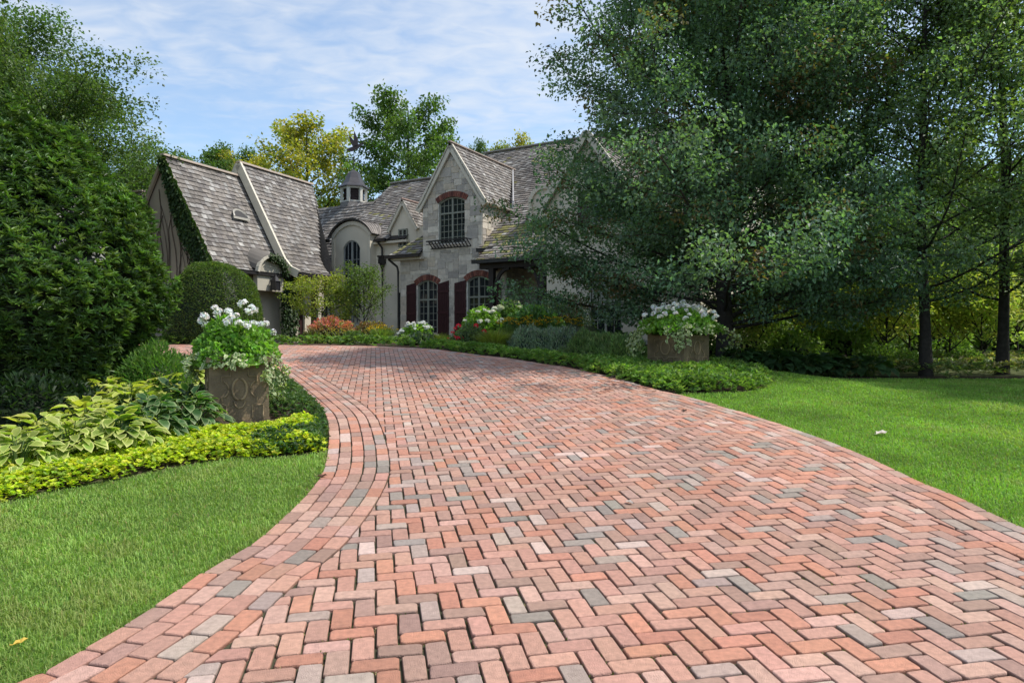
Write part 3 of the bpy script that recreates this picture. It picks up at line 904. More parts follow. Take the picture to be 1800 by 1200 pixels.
# --- main roof
g = G()
def moss_main(x, z): return .55*sstep(.6, -.5, x)*0 + (.5 if (x > .1 and z < 4.6) else .04)
def keep_main(x, z, y):
    if -2.8 < x < 0 and z < 3.75+SLP*2.0: return False
    if -5.35 < x < -3.4 and 1.0 < y < 1.45: return False
    if -8.45 < x < -6.15 and y < 1.3: return False
    if -3.98 <= x and y < 99: return True
    return True
# sheet pieces (below), then shingles
pl_left = [(-8.75, RZ(.85)), (-3.45, RZ(.85)), (-4.42, RZ(-.3)), (-2.8, RZ(-.3)), (-2.8, 8.05), (-8.75, 8.05)]
roof(g, (0, -.3, 0), (1, 0, 0), (0, 1, 0), [(0, RZ(-.3)), (5.54, 8.05)], pl_left, keep=keep_main, moss=lambda x, z: .3 if (x > -4.5 and z < 4.6) else .03)
pl_mid = [(-2.8, RZ(-.3)), (9.5, RZ(-.3)), (9.5, 9.35), (-4.15, 9.35), (-2.8, 8.05)]
roof(g, (0, -.3, 0), (1, 0, 0), (0, 1, 0), [(0, RZ(-.3)), (7.13, 9.35)], pl_mid, keep=keep_main, moss=moss_main)
build('roof', g, M['shingle'], house)['label'] = 'main shingle roof'
# porch roof below the main eave
g = G()
roof(g, (0, -1.25, 0), (1, 0, 0), (0, 1, 0), [(0, 2.95), (.35, 3.15), (.98, 3.62)], [(.45, 2.95), (3.38, 2.95), (3.38, 3.62), (.45, 3.62)], moss=lambda x, z: .25)
build('porch_roof', g, M['shingle'], house)
g = G()
for a, b, c_, d_ in (((-8.75, .85), (-4.4, .85), (-4.4, 5.2), (-8.75, 5.2)), ((-4.4, -.3), (-2.8, -.3), (-2.8, 1.08), (-3.3, 1.08)), ((-4.4, 1.12), (-2.8, 1.12), (-2.8, 5.2), (-4.4, 5.2)), ((0, -.3), (9.5, -.3), (9.5, 6.8), (0, 6.8)), ((-4.2, 5.2), (0, 5.2), (0, 6.8), (-4.2, 6.8)), ((-2.8, 2.1), (0, 2.1), (0, 5.2), (-2.8, 5.2))):
    g.poly([(x, y, RZ(y)-.03) for x, y in (a, b, c_, d_)], (.035, .03, .027))
# back slopes and gable ends so the house is closed
g.poly([(-8.75, 5.2, 8.02), (-2.0, 5.2, 8.02), (-2.0, 11, 3.6), (-8.75, 11, 3.6)], (.2, .18, .165))
g.poly([(-4.15, 6.8, 9.3), (9.5, 6.8, 9.3), (9.5, 13, 3.6), (-4.15, 13, 3.6)], (.2, .18, .165))
g.poly([(9.4, -.3, 3.5), (9.4, 6.8, 9.3), (9.4, 13, 3.6)], (.5, .45, .37))
g.poly([(-4.43, -.3, RZ(-.3)-.01), (-3.3, 1.1, RZ(1.1)-.01), (-4.43, 1.1, RZ(-.3)-.01)], (.10, .088, .076))
build('roof_underlay', g, M['shingle'], house)
# stone dormer roof
g = G()
for sg, pl in ((1, None), (-1, None)):
    # slopes of the steep dormer; s runs back along y, inward runs toward the ridge
    O_ = (-1.4+sg*1.62, -.16, 0); prof = [(0, 5.3), (.28, 5.62), (1.62, 7.78)]
    roof(g, O_, (0, 1, 0), (-sg, 0, 0), prof, [(0, 5.3), (2.1, 5.3), (2.25, 5.62), (5.05, 7.78), (0, 7.78)], e=.17)
build('dormer_roof', g, M['shingle'], house)['label'] = 'steep shingle roof of the stone gable'
# small stucco dormer
g = G()
for sg in (1, -1):
    roof(g, (-4.66+sg*.82, .95, 0), (0, 1, 0), (-sg, 0, 0), [(0, 4.82), (.82, 6.1)], [(0, 4.82), (.4, 4.82), (1.95, 6.1), (0, 6.1)], e=.17)
rf = build('dormer_roof', g, M['shingle'], house); rf['label'] = 'little shingle roof of the stucco dormer'
# ridge caps
g = G()
g.beam((-8.8, 5.2, 8.1), (-4.1, 5.2, 8.1), .2, .06, (.30, .27, .24)); g.beam((-4.2, 6.8, 9.4), (9.5, 6.8, 9.4), .2, .06, (.30, .27, .24))
g.beam((-1.4, -.2, 7.83), (-1.4, 4.95, 7.83), .14, .05, (.34, .27, .22)); g.beam((-4.66, .9, 6.15), (-4.66, 2.2, 6.15), .11, .05, (.36, .26, .22))
build('ridge_cap', g, M['trim'], rf)
g = G()    # lead valley right of the dormer
g.beam((.2, 2.05, 5.62), (-1.36, 4.75, 7.78), .06, .05, (.42, .40, .38))
g.beam((.19, 2.0, 5.25), (.16, 2.12, 5.75), .09, .05, (.42, .40, .38))
build('valley_flashing', g, M['metal'], rf)
# barge boards
g = G()
def barge(g, apex, feet, y, w=.24, th_=.08, c=CREAM):
    for f in feet:
        a = np.array([apex[0], y, apex[1]]); b = np.array([f[0], y, f[1]])
        g.beam(a, b, w, th_, c, up=(0, 1, 0), dx=0)
barge(g, (-1.4, 7.66), ((-3.0, 5.25), (.2, 5.25)), -.1)
barge(g, (-4.66, 6.0), ((-5.45, 4.78), (-3.88, 4.78)), 1.0, .14)
build('barge_board', g, M['trim'], house)
for p0, p1, w_, h_, c_ in (((.13, -.15, 5.32), (.13, 2.1, 5.32), .2, .05, CREAM), ((-2.93, -.15, 5.32), (-2.93, 2.1, 5.32), .2, .05, CREAM),
        ((-8.6, .98, RZ(.85)-.12), (-4.35, .98, RZ(.85)-.12), .2, .1, CREAM), ((-4.4, -.15, RZ(-.3)-.12), (-2.72, -.15, RZ(-.3)-.12), .22, .1, CREAM), ((.0, -.15, RZ(-.3)-.12), (1.1, -.15, RZ(-.3)-.12), .22, .1, (.5, .38, .32))):
    g = G(); g.beam(p0, p1, w_, h_, c_); build('eave_soffit', g, M['trim'], house)
# --- stucco left wing
g = G()
wall(g, F(1.1), [(-3.95, 3.4), (-2.8, 3.4), (-2.8, 4.9), (-3.95, 4.9)], [], STUC)
wall(g, F(1.1), [(-8.4, -.6), (-3.95, -.6), (-3.95, 4.45), (-8.4, 4.45)], [(-5.02, -4.25, .05, 2.15)], STUC)
wall(g, F(1.1), [(-5.36, 4.45), (-3.96, 4.45), (-3.96, 4.9), (-4.66, 6.0), (-5.36, 4.9)], [], STUC)
wall(g, lambda y, z, d: (-8.4-d, -y, z), [(-7, -.6), (-1.1, -.6), (-1.1, 4.3), (-5.2, 7.9), (-7, 6.5)], [], STUC)
w2 = build('wall', g, M['stucco'], house); w2['label'] = 'cream stucco wing wall'
window(house, F(1.1), -4.92, -4.44, 4.1, 4.86, 0, cols=2, rows=3, d=.03)
# dark panelled door in the stucco wing
g = G()
g.box((-5.02, 1.2, .05), (-4.25, 1.26, 2.15), (.02, .022, .022))
for z0, z1 in ((.2, .9), (1.0, 2.05)):
    for x0, x1 in ((-4.95, -4.68), (-4.6, -4.32)): g.box((x0, 1.17, z0), (x1, 1.2, z1), (.03, .032, .032))
build('door', g, M['wood'], house)
# arched bay
g = G()
arch_out = [(-8.45, -.6), (-6.2, -.6), (-6.2, 4.75)] + [p for p in arc_pts(-8.45, -6.2, 4.75, .62)[0]][::-1][1:]
hb = [(-7.82, -6.82, .8, 4.55)]
wall(g, F(.75), arch_out, hb, STUC)
arch_fill(g, F(.75), -7.82, -6.82, 4.15, .38, 4.55, 0, STUC)
wall(g, lambda y, z, d: (-6.2+d, y, z), [(.75, -.6), (1.1, -.6), (1.1, 4.7), (.75, 4.7)], [], STUC)
wall(g, lambda y, z, d: (-8.45-d, -y, z), [(-1.1, -.6), (-.75, -.6), (-.75, 4.7), (-1.1, 4.7)], [], STUC)
# raised arched surround
A = arc_pts(-8.45, -6.2, 4.66, .62, 14)[0]
for a, b in zip(A, A[1:]): g.beam((a[0], .72, a[1]), (b[0], .72, b[1]), .17, .07, CREAM, up=(0, 1, 0))
for x in (-8.38, -6.27): g.beam((x, .72, -.6), (x, .72, 4.66), .15, .07, CREAM, up=(0, 1, 0))
w3 = build('wall', g, M['stucco'], house); w3['label'] = 'stucco bay with curved top and tall arched window'
window(house, F(.75), -7.82, -6.82, .8, 4.15, .38, cols=4, rows=7, color=(.34, .345, .33))
g = G()    # barrel roof of the bay
A = arc_pts(-8.62, -6.03, 4.72, .74, 12)[0]
for (xa, za), (xb, zb) in zip(A, A[1:]):
    ya, yb = (za-3.75)/SLP+.15, (zb-3.75)/SLP+.15
    n_ = 7
    for k in range(n_):
        t0, t1 = k/n_, (k+1)/n_
        c = np.array([.19, .17, .155])*hr.uniform(.7, 1.3)
        g.poly([(xa, .6+(ya-.6)*t0, za+.03), (xb, .6+(yb-.6)*t0, zb+.03), (xb, .6+(yb-.6)*t1, zb+.005), (xa, .6+(ya-.6)*t1, za+.005)], c)
    g.poly([(xa, .6, za-.05), (xb, .6, zb-.05), (xb, .6, zb+.03), (xa, .6, za+.03)], (.05, .045, .04))
b3 = build('bay_roof', g, M['shingle'], house); b3['label'] = 'curved shingle roof over the stucco bay'
# gutters and downspouts
gutter(house, (-6.0, .78, RZ(.85)-.03), (-5.42, .78, RZ(.85)-.03))
gutter(house, (-4.45, -.38, RZ(-.3)-.03), (-2.72, -.38, RZ(-.3)-.03))
gutter(house, (.0, -.38, RZ(-.3)-.03), (.75, -.38, RZ(-.3)-.03))
gutter(house, (.4, -1.32, 2.92), (3.3, -1.32, 2.92))
downspout(house, [(-5.9, .8, 4.4), (-5.75, .96, 4.1), (-5.75, .98, 3.5), (-5.75, .98, -.2)], head=(-5.75, .96, 3.55))
downspout(house, [(-4.3, -.36, 3.4), (-4.05, -.1, 3.1), (-4.02, -.07, 2.9), (-4.02, -.07, -.2)])
# --- porch with timber posts
g = G(); g.beam((.55, -1.0, 2.78), (3.38, -1.0, 2.78), .16, .2, TIMBER); g.beam((.62, -1.0, 2.8), (.62, 0, 2.8), .14, .18, TIMBER)
g.poly([(.45, -1.2, 2.88), (3.38, -1.2, 2.88), (3.38, 2.6, 2.88), (.45, 2.6, 2.88)], (.05, .04, .035))
build('porch_beam', g, M['wood'], house)
for x in (1.05, 3.1):
    g = G(); g.box((x-.1, -1.1, -.4), (x+.1, -.9, 2.68), TIMBER); o = build('porch_post', g, M['wood'], house)
    g = G(); sg = 1 if x < 2 else -1
    th_ = np.linspace(0, math.pi/2, 8)
    P = [(x+sg*(.1+.62*(1-math.cos(t))), -1.0, 1.72+.95*math.sin(t)) for t in th_]
    for a, b in zip(P, P[1:]): g.beam(a, b, .11, .1, TIMBER, up=(0, 1, 0))
    build('brace', g, M['wood'], o)
g = G()
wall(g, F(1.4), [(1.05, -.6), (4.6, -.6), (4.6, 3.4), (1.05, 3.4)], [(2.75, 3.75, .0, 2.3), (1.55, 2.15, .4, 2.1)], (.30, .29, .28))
stones(g, F(1.4), [(1.05, -.6), (4.6, -.6), (4.6, 3.4), (1.05, 3.4)], [(2.75, 3.75, .0, 2.3), (1.55, 2.15, .4, 2.1)], 31)
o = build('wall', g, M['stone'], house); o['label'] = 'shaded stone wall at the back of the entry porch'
g = G()
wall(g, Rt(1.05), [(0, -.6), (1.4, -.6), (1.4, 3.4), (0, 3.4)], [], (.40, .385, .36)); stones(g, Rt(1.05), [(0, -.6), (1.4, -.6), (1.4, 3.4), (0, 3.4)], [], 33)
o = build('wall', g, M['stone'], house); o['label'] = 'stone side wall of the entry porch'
g = G(); g.box((2.76, 1.5, 0), (3.74, 1.56, 2.29), (.03, .012, .01))
for i in range(5): g.box((2.8+i*.19, 1.48, .05), (2.97+i*.19, 1.5, 2.2), (.04, .016, .012))
o = build('door', g, M['wood'], house); o['label'] = 'dark plank entry door under the porch'
g = G(); g.tube([(2.88, 1.44, .95), (2.86, 1.42, 1.05), (2.88, 1.44, 1.15)], .015, 6, BRONZE); build('handle', g, M['metal'], o)
window(house, F(1.4), 1.55, 2.15, .4, 2.1, 0, cols=2, rows=4)
# --- right stucco gable wing, mostly behind the trees
YF = -1.3
g = G()
hr_ = [(4.95, 6.1, .25, 2.3), (5.05, 5.85, 3.9, 4.95)]
wall(g, F(YF), [(3.4, -.6), (8.6, -.6), (8.6, 3.6), (3.4, 3.6)], hr_, STUC)
wall(g, F(YF), [(3.4, 3.6), (6.5, 3.6), (6.5, 4.7), (4.95, 6.75), (3.4, 4.7)], hr_, STUC)
wall(g, lambda y, z, d: (3.4-d, -y, z), [(-1.6, -.6), (-YF, -.6), (-YF, 4.7), (-1.6, 4.7)], [], STUC)
wall(g, Rt(8.6), [(YF, -.6), (8, -.6), (8, 3.9), (YF, 3.9)], [], STUC)
o = build('wall', g, M['stucco'], house); o['label'] = 'cream stucco gable wing partly behind the trees'
g = G()
for j in range(7):
    for i in range(26):
        x = 3.28+i*.21+(.1 if j % 2 else 0); g.box((x, YF-.05, -.6+j*.085), (x+.2, YF, -.6+j*.085+.075), np.array([.16, .075, .06])*hr.uniform(.6, 1.2))
g.beam((3.25, YF-.05, .04), (8.7, YF-.05, .04), .14, .08, (.40, .38, .35), up=(0, 1, 0))
build('brick_base', g, M['arch'], o)
window(house, F(YF), 4.95, 6.1, .25, 2.3, 0, cols=4, rows=4, color=(.42, .41, .36))
window(house, F(YF), 5.05, 5.85, 3.9, 4.95, 0, cols=2, rows=3, color=(.5, .48, .42))
for x0, x1 in ((4.56, 5.0), (5.9, 6.34)): shutter(house, F(YF), x0, x1, 3.85, 5.02)
g = G()
for sg in (1, -1):
    roof(g, (4.95+sg*1.8, YF-.25, 0), (0, 1, 0), (-sg, 0, 0), [(0, 4.5), (.3, 4.8), (1.8, 6.95)], [(0, 4.5), (2.5, 4.5), (5.6, 6.95), (0, 6.95)], e=.19)
o = build('roof', g, M['shingle'], house); o['label'] = 'shingle roof of the right stucco gable'
g = G(); barge(g, (4.95, 6.87), ((3.2, 4.46), (6.7, 4.46)), YF-.2, .24, .1); build('barge_board', g, M['trim'], house)
# small round topped dormer left of it
g = G()
A = arc_pts(1.62, 2.74, 5.3, .56, 14)[0]
g.poly([(x, .9, z) for x, z in [(1.62, 4.3), (2.74, 4.3)]+A[::-1]], STUC)
for a, b in zip(A, A[1:]):
    g.beam((a[0], .85, a[1]), (b[0], .85, b[1]), .15, .1, CREAM, up=(0, 1, 0))
    g.poly([(a[0], .85, a[1]+.07), (b[0], .85, b[1]+.07), (b[0], 2.9, b[1]+.07), (a[0], 2.9, a[1]+.07)], (.2, .18, .165))
g.poly([(1.62, .9, 4.3), (1.62, .9, 5.3), (1.62, 2.6, 5.3)], STUC); g.poly([(2.74, .9, 4.3), (2.74, .9, 5.3), (2.74, 2.6, 5.3)], STUC)
g.box((1.55, .82, 4.2), (1.69, .95, 5.3), CREAM); g.box((2.67, .82, 4.2), (2.81, .95, 5.3), CREAM)
build('round_dormer', g, M['stucco'], house)

# ============ hyphen roof and cupola, carriage wing
BO = (-10.69, 27., ZG); BR = R(-24.2)
barn = thing('garage_wing', 'garage wing with two very steep grey shingle roofs and an ivy covered end gable', 'building', BO, BR)
g = G()
# front part, lower ridge; y from -3.43 to .1
for sg in (1, -1):
    def keep_b(x, z, h):
        return True
    roof(g, (sg*2.42, -3.55, 0), (0, 1, 0), (-sg, 0, 0), [(0, 2.5), (.3, 2.84), (2.42, 6.5)], [(0, 2.5), (3.7, 2.5), (3.7, 6.5), (0, 6.5)], e=.2)
# rear part, higher ridge and flared eave
HIP = [(0, 2.62), (2.1, 2.62), (2.25, 3.5), (3.9, 6.1), (4.2, 7.05), (0, 7.05)]
for sg in (1, -1):
    roof(g, (sg*3.0, -.1, 0), (0, 1, 0), (-sg, 0, 0), [(0, 2.62), (.42, 2.82), (.72, 3.15), (1.1, 3.8), (3.0, 7.05)], HIP, e=.2)
g.poly([(2.9, 2.05, 2.7), (0, 4.1, 7.0), (-2.9, 2.05, 2.7)], (.05, .045, .04))
rfb = build('roof', g, M['shingle'], barn)
g = G()
g.beam((0, -3.6, 6.56), (0, .0, 6.56), .2, .07, (.52, .42, .34)); g.beam((0, -.2, 7.11), (0, 4.1, 7.11), .2, .07, (.52, .42, .34))
build('ridge_cap', g, M['trim'], rfb)
g = G()
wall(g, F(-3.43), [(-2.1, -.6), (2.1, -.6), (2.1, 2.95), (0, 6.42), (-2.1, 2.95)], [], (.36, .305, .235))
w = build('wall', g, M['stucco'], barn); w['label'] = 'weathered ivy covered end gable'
g = G()
wall(g, F(0), [(-2.9, 2.5), (2.9, 2.5), (1.75, 3.9), (0, 7.0), (-1.75, 3.9)], [], (.50, .45, .36))
w = build('wall', g, M['stucco'], barn); w['label'] = 'upper gable strip above the lower garage roof'
g = G()
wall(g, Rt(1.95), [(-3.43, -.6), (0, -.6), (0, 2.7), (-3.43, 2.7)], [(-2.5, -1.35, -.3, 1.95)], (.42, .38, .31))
wall(g, Rt(2.3), [(-.05, -.6), (2.1, -.6), (2.1, 2.8), (-.05, 2.8)], [(.62, 1.0, -.3, 2.0), (1.35, 1.8, -.3, 2.1)], STUC)
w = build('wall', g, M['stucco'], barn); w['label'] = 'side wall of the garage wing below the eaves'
g = G()
g.box((1.82, -2.5, -.3), (1.86, -1.35, 1.95), (.03, .013, .012))
build('door', g, M['shutter'], barn)
for y0, y1 in ((.62, 1.0), (1.35, 1.8)):
    g = G(); g.box((2.16, y0, -.3), (2.2, y1, 2.1), (.03, .013, .012))
    for i in range(int((y1-y0)/.16)): g.box((2.2, y0+.02+i*.16, -.25), (2.215, y0+.15+i*.16, 2.0), (.035, .015, .014))
    build('door', g, M['shutter'], barn)
g = G()
barge(g, (0, 6.44), ((2.3, 2.62), (-2.3, 2.62)), -3.55, .12, .09, (.36, .29, .22))
fl = [(0, 7.0), (1.9, 3.72), (2.25, 3.12), (2.6, 2.76), (3.02, 2.58)]
for sg in (1, -1):
    for a, b in zip(fl, fl[1:]): g.beam((sg*a[0], -.16, a[1]), (sg*b[0], -.16, b[1]), .3, .1, CREAM, up=(0, 1, 0))
build('barge_board', g, M['trim'], barn)
gutter(barn, (2.5, -3.5, 2.5), (2.5, -.2, 2.5)); gutter(barn, (3.08, -.2, 2.58), (3.08, 2.1, 2.58))
# half moon vent in the front slope
g = G()
A = arc_pts(-1.52, -.86, 4.62, .30, 10)[0]
def VB(y, z, d):
    x = 2.12-(z-2.84)/(6.5-2.84)*2.12
    return (x+d*.9+.02, y, z+d*.45)
g.extrude([VB(y, z, 0) for y, z in A], np.array([.1, 0, .05]), (.03, .028, .026))
for a, b in zip(A, A[1:]): g.beam(VB(*a, .1), VB(*b, .1), .05, .08, (.46, .43, .37))
g.beam(VB(-1.58, 4.58, .1), VB(-.8, 4.58, .1), .05, .08, (.46, .43, .37))
build('eyebrow_vent', g, M['trim'], barn)
# arched eyebrow over the side entrance
g = G()
A = arc_pts(-1.75, -.35, 2.55, .62, 12)[0]
for a, b in zip(A, A[1:]):
    g.beam((2.55, *a), (2.55, *b), .1, .14, (.5, .46, .38), up=(1, 0, 0))
    g.poly([(2.58, a[0], a[1]+.07), (2.58, b[0], b[1]+.07), (1.5, b[0], b[1]+.45), (1.5, a[0], a[1]+.45)], (.15, .135, .12))
g.poly([(2.5, y, z) for y, z in A], (.40, .37, .3)); g.box((2.3, -1.7, 1.9), (2.5, -.4, 2.6), (.40, .37, .3))
build('arched_hood', g, M['stucco'], barn)
# lantern beside the entrance
g = G(); lx, ly, lz = 2.72, -1.05, 2.1
g.box((lx-.11, ly-.11, lz-.17), (lx+.11, ly+.11, lz+.15), (.02, .02, .022)); g.lathe([(.2, .15), (.06, .32), (.02, .4)], 4, BRONZE, center=(lx, ly, lz), rot=math.pi/4); g.box((2.48, ly-.02, lz+.3), (lx, ly+.02, lz+.34), BRONZE)
for dx in (-.11, .11):
    for dy in (-.11, .11): g.box((lx+dx-.015, ly+dy-.015, lz-.19), (lx+dx+.015, ly+dy+.015, lz+.16), BRONZE)
build('wall_lantern', g, M['metal'], barn)
# lower lean-to roof in front of the gable, running off to the left
g = G()
roof(g, (-9, -6.6, 0), (1, 0, 0), (0, 1, 0), [(0, 2.4), (3.1, 5.35)], [(0, 2.4), (9.6, 2.4), (7.9, 5.35), (0, 5.35)], e=.2)
g.poly([(.3, -6.5, 2.4), (-1.05, -3.5, 5.3), (-.6, -3.5, 2.4)], (.12, .1, .09))
o = build('roof', g, M['shingle'], barn); o['label'] = 'shaded lower roof left of the ivy gable'
g = G(); g.beam((-9, -3.5, 5.4), (-1.05, -3.5, 5.4), .18, .06, (.5, .41, .34)); build('ridge_cap', g, M['trim'], o)
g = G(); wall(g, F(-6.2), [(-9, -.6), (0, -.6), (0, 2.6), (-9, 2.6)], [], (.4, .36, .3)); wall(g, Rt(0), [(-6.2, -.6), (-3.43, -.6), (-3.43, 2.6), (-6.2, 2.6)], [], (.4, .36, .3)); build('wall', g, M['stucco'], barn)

# hyphen in the house axes, child of the house
g = G()
roof(g, (-15.5, .8, 0), (1, 0, 0), (0, 1, 0), [(0, 3.1), (.4, 3.35), (.8, 3.85), (2.9, 6.9)], [(0, 3.1), (7.0, 3.1), (7.0, 6.9), (0, 6.9)], e=.2)
g.poly([(-15.5, 3.7, 6.9), (-8.5, 3.7, 6.9), (-8.5, 7, 3.2), (-15.5, 7, 3.2)], (.2, .18, .165))
o = build('roof', g, M['shingle'], house); o['label'] = 'shingle link roof below the cupola'
g = G(); wall(g, F(1.4), [(-15.5, -.6), (-8.4, -.6), (-8.4, 3.3), (-15.5, 3.3)], [(-9.6, -8.9, -.2, 2.1), (-10.9, -10.2, -.2, 2.1)], STUC); o = build('wall', g, M['stucco'], house); o['label'] = 'stucco link wall behind the small trees'
for x0, x1 in ((-9.6, -8.9), (-10.9, -10.2)): window(house, F(1.4), x0, x1, -.2, 2.1, 0, cols=2, rows=5)
gutter(house, (-9.4, .55, 4.55), (-8.5, .55, 4.55))
g = G(); roof(g, (-9.5, .5, 0), (1, 0, 0), (0, 1, 0), [(0, 4.6), (1.2, 5.5)], [(0, 4.6), (1.05, 4.6), (1.05, 5.5), (0, 5.5)]); build('roof', g, M['shingle'], house)['label'] = 'small shingle roof left of the arched bay'
# cupola: six sided, on the link roof
cp = thing('cupola', 'small louvred cupola with bell shaped metal roof on the link roof ridge', 'cupola', (0,0,0))
cpx, cpy, cpd = 622, 347, 34.9
cxw = (cpx-CX)/F_PX*cpd
cp.location = (cxw, cpd, EYE+(CY-358)/F_PX*cpd)
g = G(); g.lathe([(.80, -1.0), (.74, -.5), (.66, .02)], 6, (.16, .145, .135), rot=.3); build('skirt', g, M['shingle'], cp)
g = G()
for k in range(6):
    a = .3+k*math.pi/3; g.beam((.6*math.cos(a), .6*math.sin(a), 0), (.6*math.cos(a), .6*math.sin(a), .78), .14, .14, (.58, .55, .48), up=(math.cos(a), math.sin(a), 0))
g.lathe([(.66, 0), (.66, .08)], 6, (.58, .55, .48), rot=.3); g.lathe([(.66, .70), (.66, .80)], 6, (.58, .55, .48), rot=.3)
build('frame', g, M['trim'], cp)
g = G(); g.lathe([(.5, .05), (.5, .75)], 6, (.02, .016, .015), rot=.3)
for z in np.arange(.12, .7, .08): g.lathe([(.53, z), (.5, z+.04)], 6, (.05, .03, .028), rot=.3)
build('louvre_panel', g, M['wood'], cp)
g = G(); g.lathe([(.80, .78), (.78, .84), (.56, 1.0), (.42, 1.25), (.30, 1.55), (.12, 1.68), (.02, 1.74)], 6, (.055, .05, .054), rot=.3)
cr_ = build('roof', g, M['metal'], cp)
g = G(); g.tube([(0, 0, 1.7), (0, 0, 2.9)], .018, 6, BRONZE); g.lathe([(.01, 1.95), (.07, 2.02), (.01, 2.09)], 8, BRONZE)
g.beam((-.3, 0, 2.25), (.3, 0, 2.25), .02, .03, BRONZE); g.beam((0, -.3, 2.25), (0, .3, 2.25), .02, .03, BRONZE)
wv = build('weathervane_pole', g, M['metal'], cp)
g = G()      # flying goose: body, neck, two raised wings
def gs(P, y0=.02): g.extrude([(x, -y0, z) for x, z in P], (0, 2*y0, 0), (.05, .028, .026)); g.poly([(x, -y0, z) for x, z in P], (.05, .028, .026))
gs([(-.42, 2.72), (-.1, 2.66), (.2, 2.8), (.45, 3.05), (.56, 3.06), (.44, 3.13), (.12, 2.96), (-.2, 2.86)])
gs([(-.05, 2.9), (.18, 2.92), (.02, 3.2), (-.25, 3.5), (-.2, 3.2)]); gs([(.02, 2.95), (.22, 2.95), (.2, 3.3), (.02, 3.72), (.0, 3.3)], .03)
build('goose_vane', g, M['metal'], cp)
# ------------------------------------------------------------------ planters, flowers
def planter(loc, rz, label, w=.6, h=.69):
    t = thing('planter', label, 'planter', loc, rz, 'square planters flanking the driveway')
    g = G(); a = w/2; c = (.165, .12, .07)
    k = .028
    g.box((-a, -a, -.12), (a, a, h), c)
    g.box((-a-k*.5, -a-k*.5, -.11), (a+k*.5, a+k*.5, .05), np.array(c)*.9)
    build('body', g, M['planter'], t)
    g = G()
    for x0, y0, x1, y1 in ((-a-k, -a-k, a+k, -a+.05), (-a-k, a-.05, a+k, a+k), (-a-k, -a+.05, -a+.05, a-.05), (a-.05, -a+.05, a+k, a-.05)):
        g.box((x0, y0, h-.03), (x1, y1, h+.03), np.array(c)*1.1)
    build('rim', g, M['planter'], t)
    c2 = np.array(c)*1.7
    for q in range(4):
        g = G()
        ca_, sa_ = math.cos(q*math.pi/2), math.sin(q*math.pi/2)
        def P(x, z): 
            X, Y_ = x, -a-.004
            return (X*ca_-Y_*sa_, X*sa_+Y_*ca_, z)
        zc_ = h*.54; s_ = w/.68
        th_ = np.linspace(0, 2*math.pi, 25)
        g.tube([P(.082*s_*math.cos(t), zc_+.115*math.sin(t)) for t in th_], .014, 6, c2)
        for sg in (1, -1):
            th_ = np.linspace(-1.25, 1.25, 12)
            g.tube([P(sg*(.20-.075*math.cos(t))*s_, zc_+.085*math.sin(t)) for t in th_], .009, 6, c2)
            g.tube([P(sg*.2*s_, zc_+.08), P(sg*.2*s_, zc_+.14), P(sg*.1*s_, zc_+.14), P(sg*.1*s_, zc_+.2), P(0, zc_+.2)], .008, 5, c2)
            g.tube([P(sg*.2*s_, zc_-.08), P(sg*.2*s_, zc_-.15), P(sg*.15*s_, zc_-.17), P(sg*.15*s_, .06)], .008, 5, c2)
            g.tube([P(sg*.27*s_, .06), P(sg*.27*s_, .2), P(sg*.06*s_, .2)], .008, 5, c2)
            th_ = np.linspace(math.pi/2, math.pi, 8)
            g.tube([P(sg*(.06*math.cos(t))*s_, zc_-.19+.06-.07*math.sin(t)) for t in th_], .008, 5, c2)
        build('relief_ornament', g, M['planter'], t, smooth=True)
    g = G(); g.poly([(-a+.03, -a+.03, h+.012), (a-.03, -a+.03, h+.012), (a-.03, a-.03, h+.012), (-a+.03, a-.03, h+.012)], (.03, .022, .015)); build('soil', g, M['ground'], t)
    return t
PLX, PLY = -3.06, 7.58; PLZ = Z(PLX, 7.3)-.01
PRX, PRY = 2.86, 11.75; PRZ = Z(PRX, PRY)+.03
planter((PLX, PLY, PLZ), R(28), 'brown square planter with raised oval ornament left of the driveway')
planter((PRX, PRY, PRZ), R(42), 'brown square planter turned cornerwise in the groundcover right of the driveway', .74, .66)

def umbel(r0=.052, n=26, seed=0, c=(.88,.88,.85), pet=.026):
    r = np.random.default_rng(seed); g = G()
    u = rdir(n, r); u[:, 2] = np.abs(u[:, 2])*.9-.15; u = unit(u)
    P = u*np.array([r0, r0, r0*.75])
    whorls(g, P, u+rdir(n, r)*.3, 5, pet, pet*.8, 1.2, 'lo', c, .12, r=r)
    g.lathe([(.004, -.03), (r0*.6, 0), (r0*.55, r0*.4), (.003, r0*.5)], 7, (.55, .62, .42))
    return g
def daisy(rad=.034, n=11, c=(.88,.52,.03), cc=(.05,.025,.012)):
    g = G(); r = np.random.default_rng(4)
    whorls(g, np.zeros((1, 3)), np.array([[0, 0, 1.]]), n, rad, rad*.42, 1.65, 'mid', c, .15, r=r, jit=.1)
    g.lathe([(.001, -.004), (rad*.3, 0), (rad*.22, rad*.3), (.001, rad*.36)], 7, cc)
    return g
proto = {}
def flower_proto(key, g, mname='petal'):
    me = build('flower_head', g, M[mname]); d = me.data; bpy.data.objects.remove(me); proto[key] = d
flower_proto('umbel', umbel()); flower_proto('umbel_b', umbel(seed=3, n=20, r0=.045))
flower_proto('daisy', daisy()); flower_proto('rose', umbel(.05, 20, 5, (.78, .04, .07), .03)); flower_proto('ball', umbel(.085, 60, 6, (.62, .66, .42), .028))
flower_proto('whiteball', umbel(.075, 50, 8, (.80, .82, .72), .028)); flower_proto('sedum', umbel(.07, 50, 9, (.20, .22, .13), .022)); flower_proto('pinkspray', umbel(.07, 34, 12, (.42, .08, .09), .03))
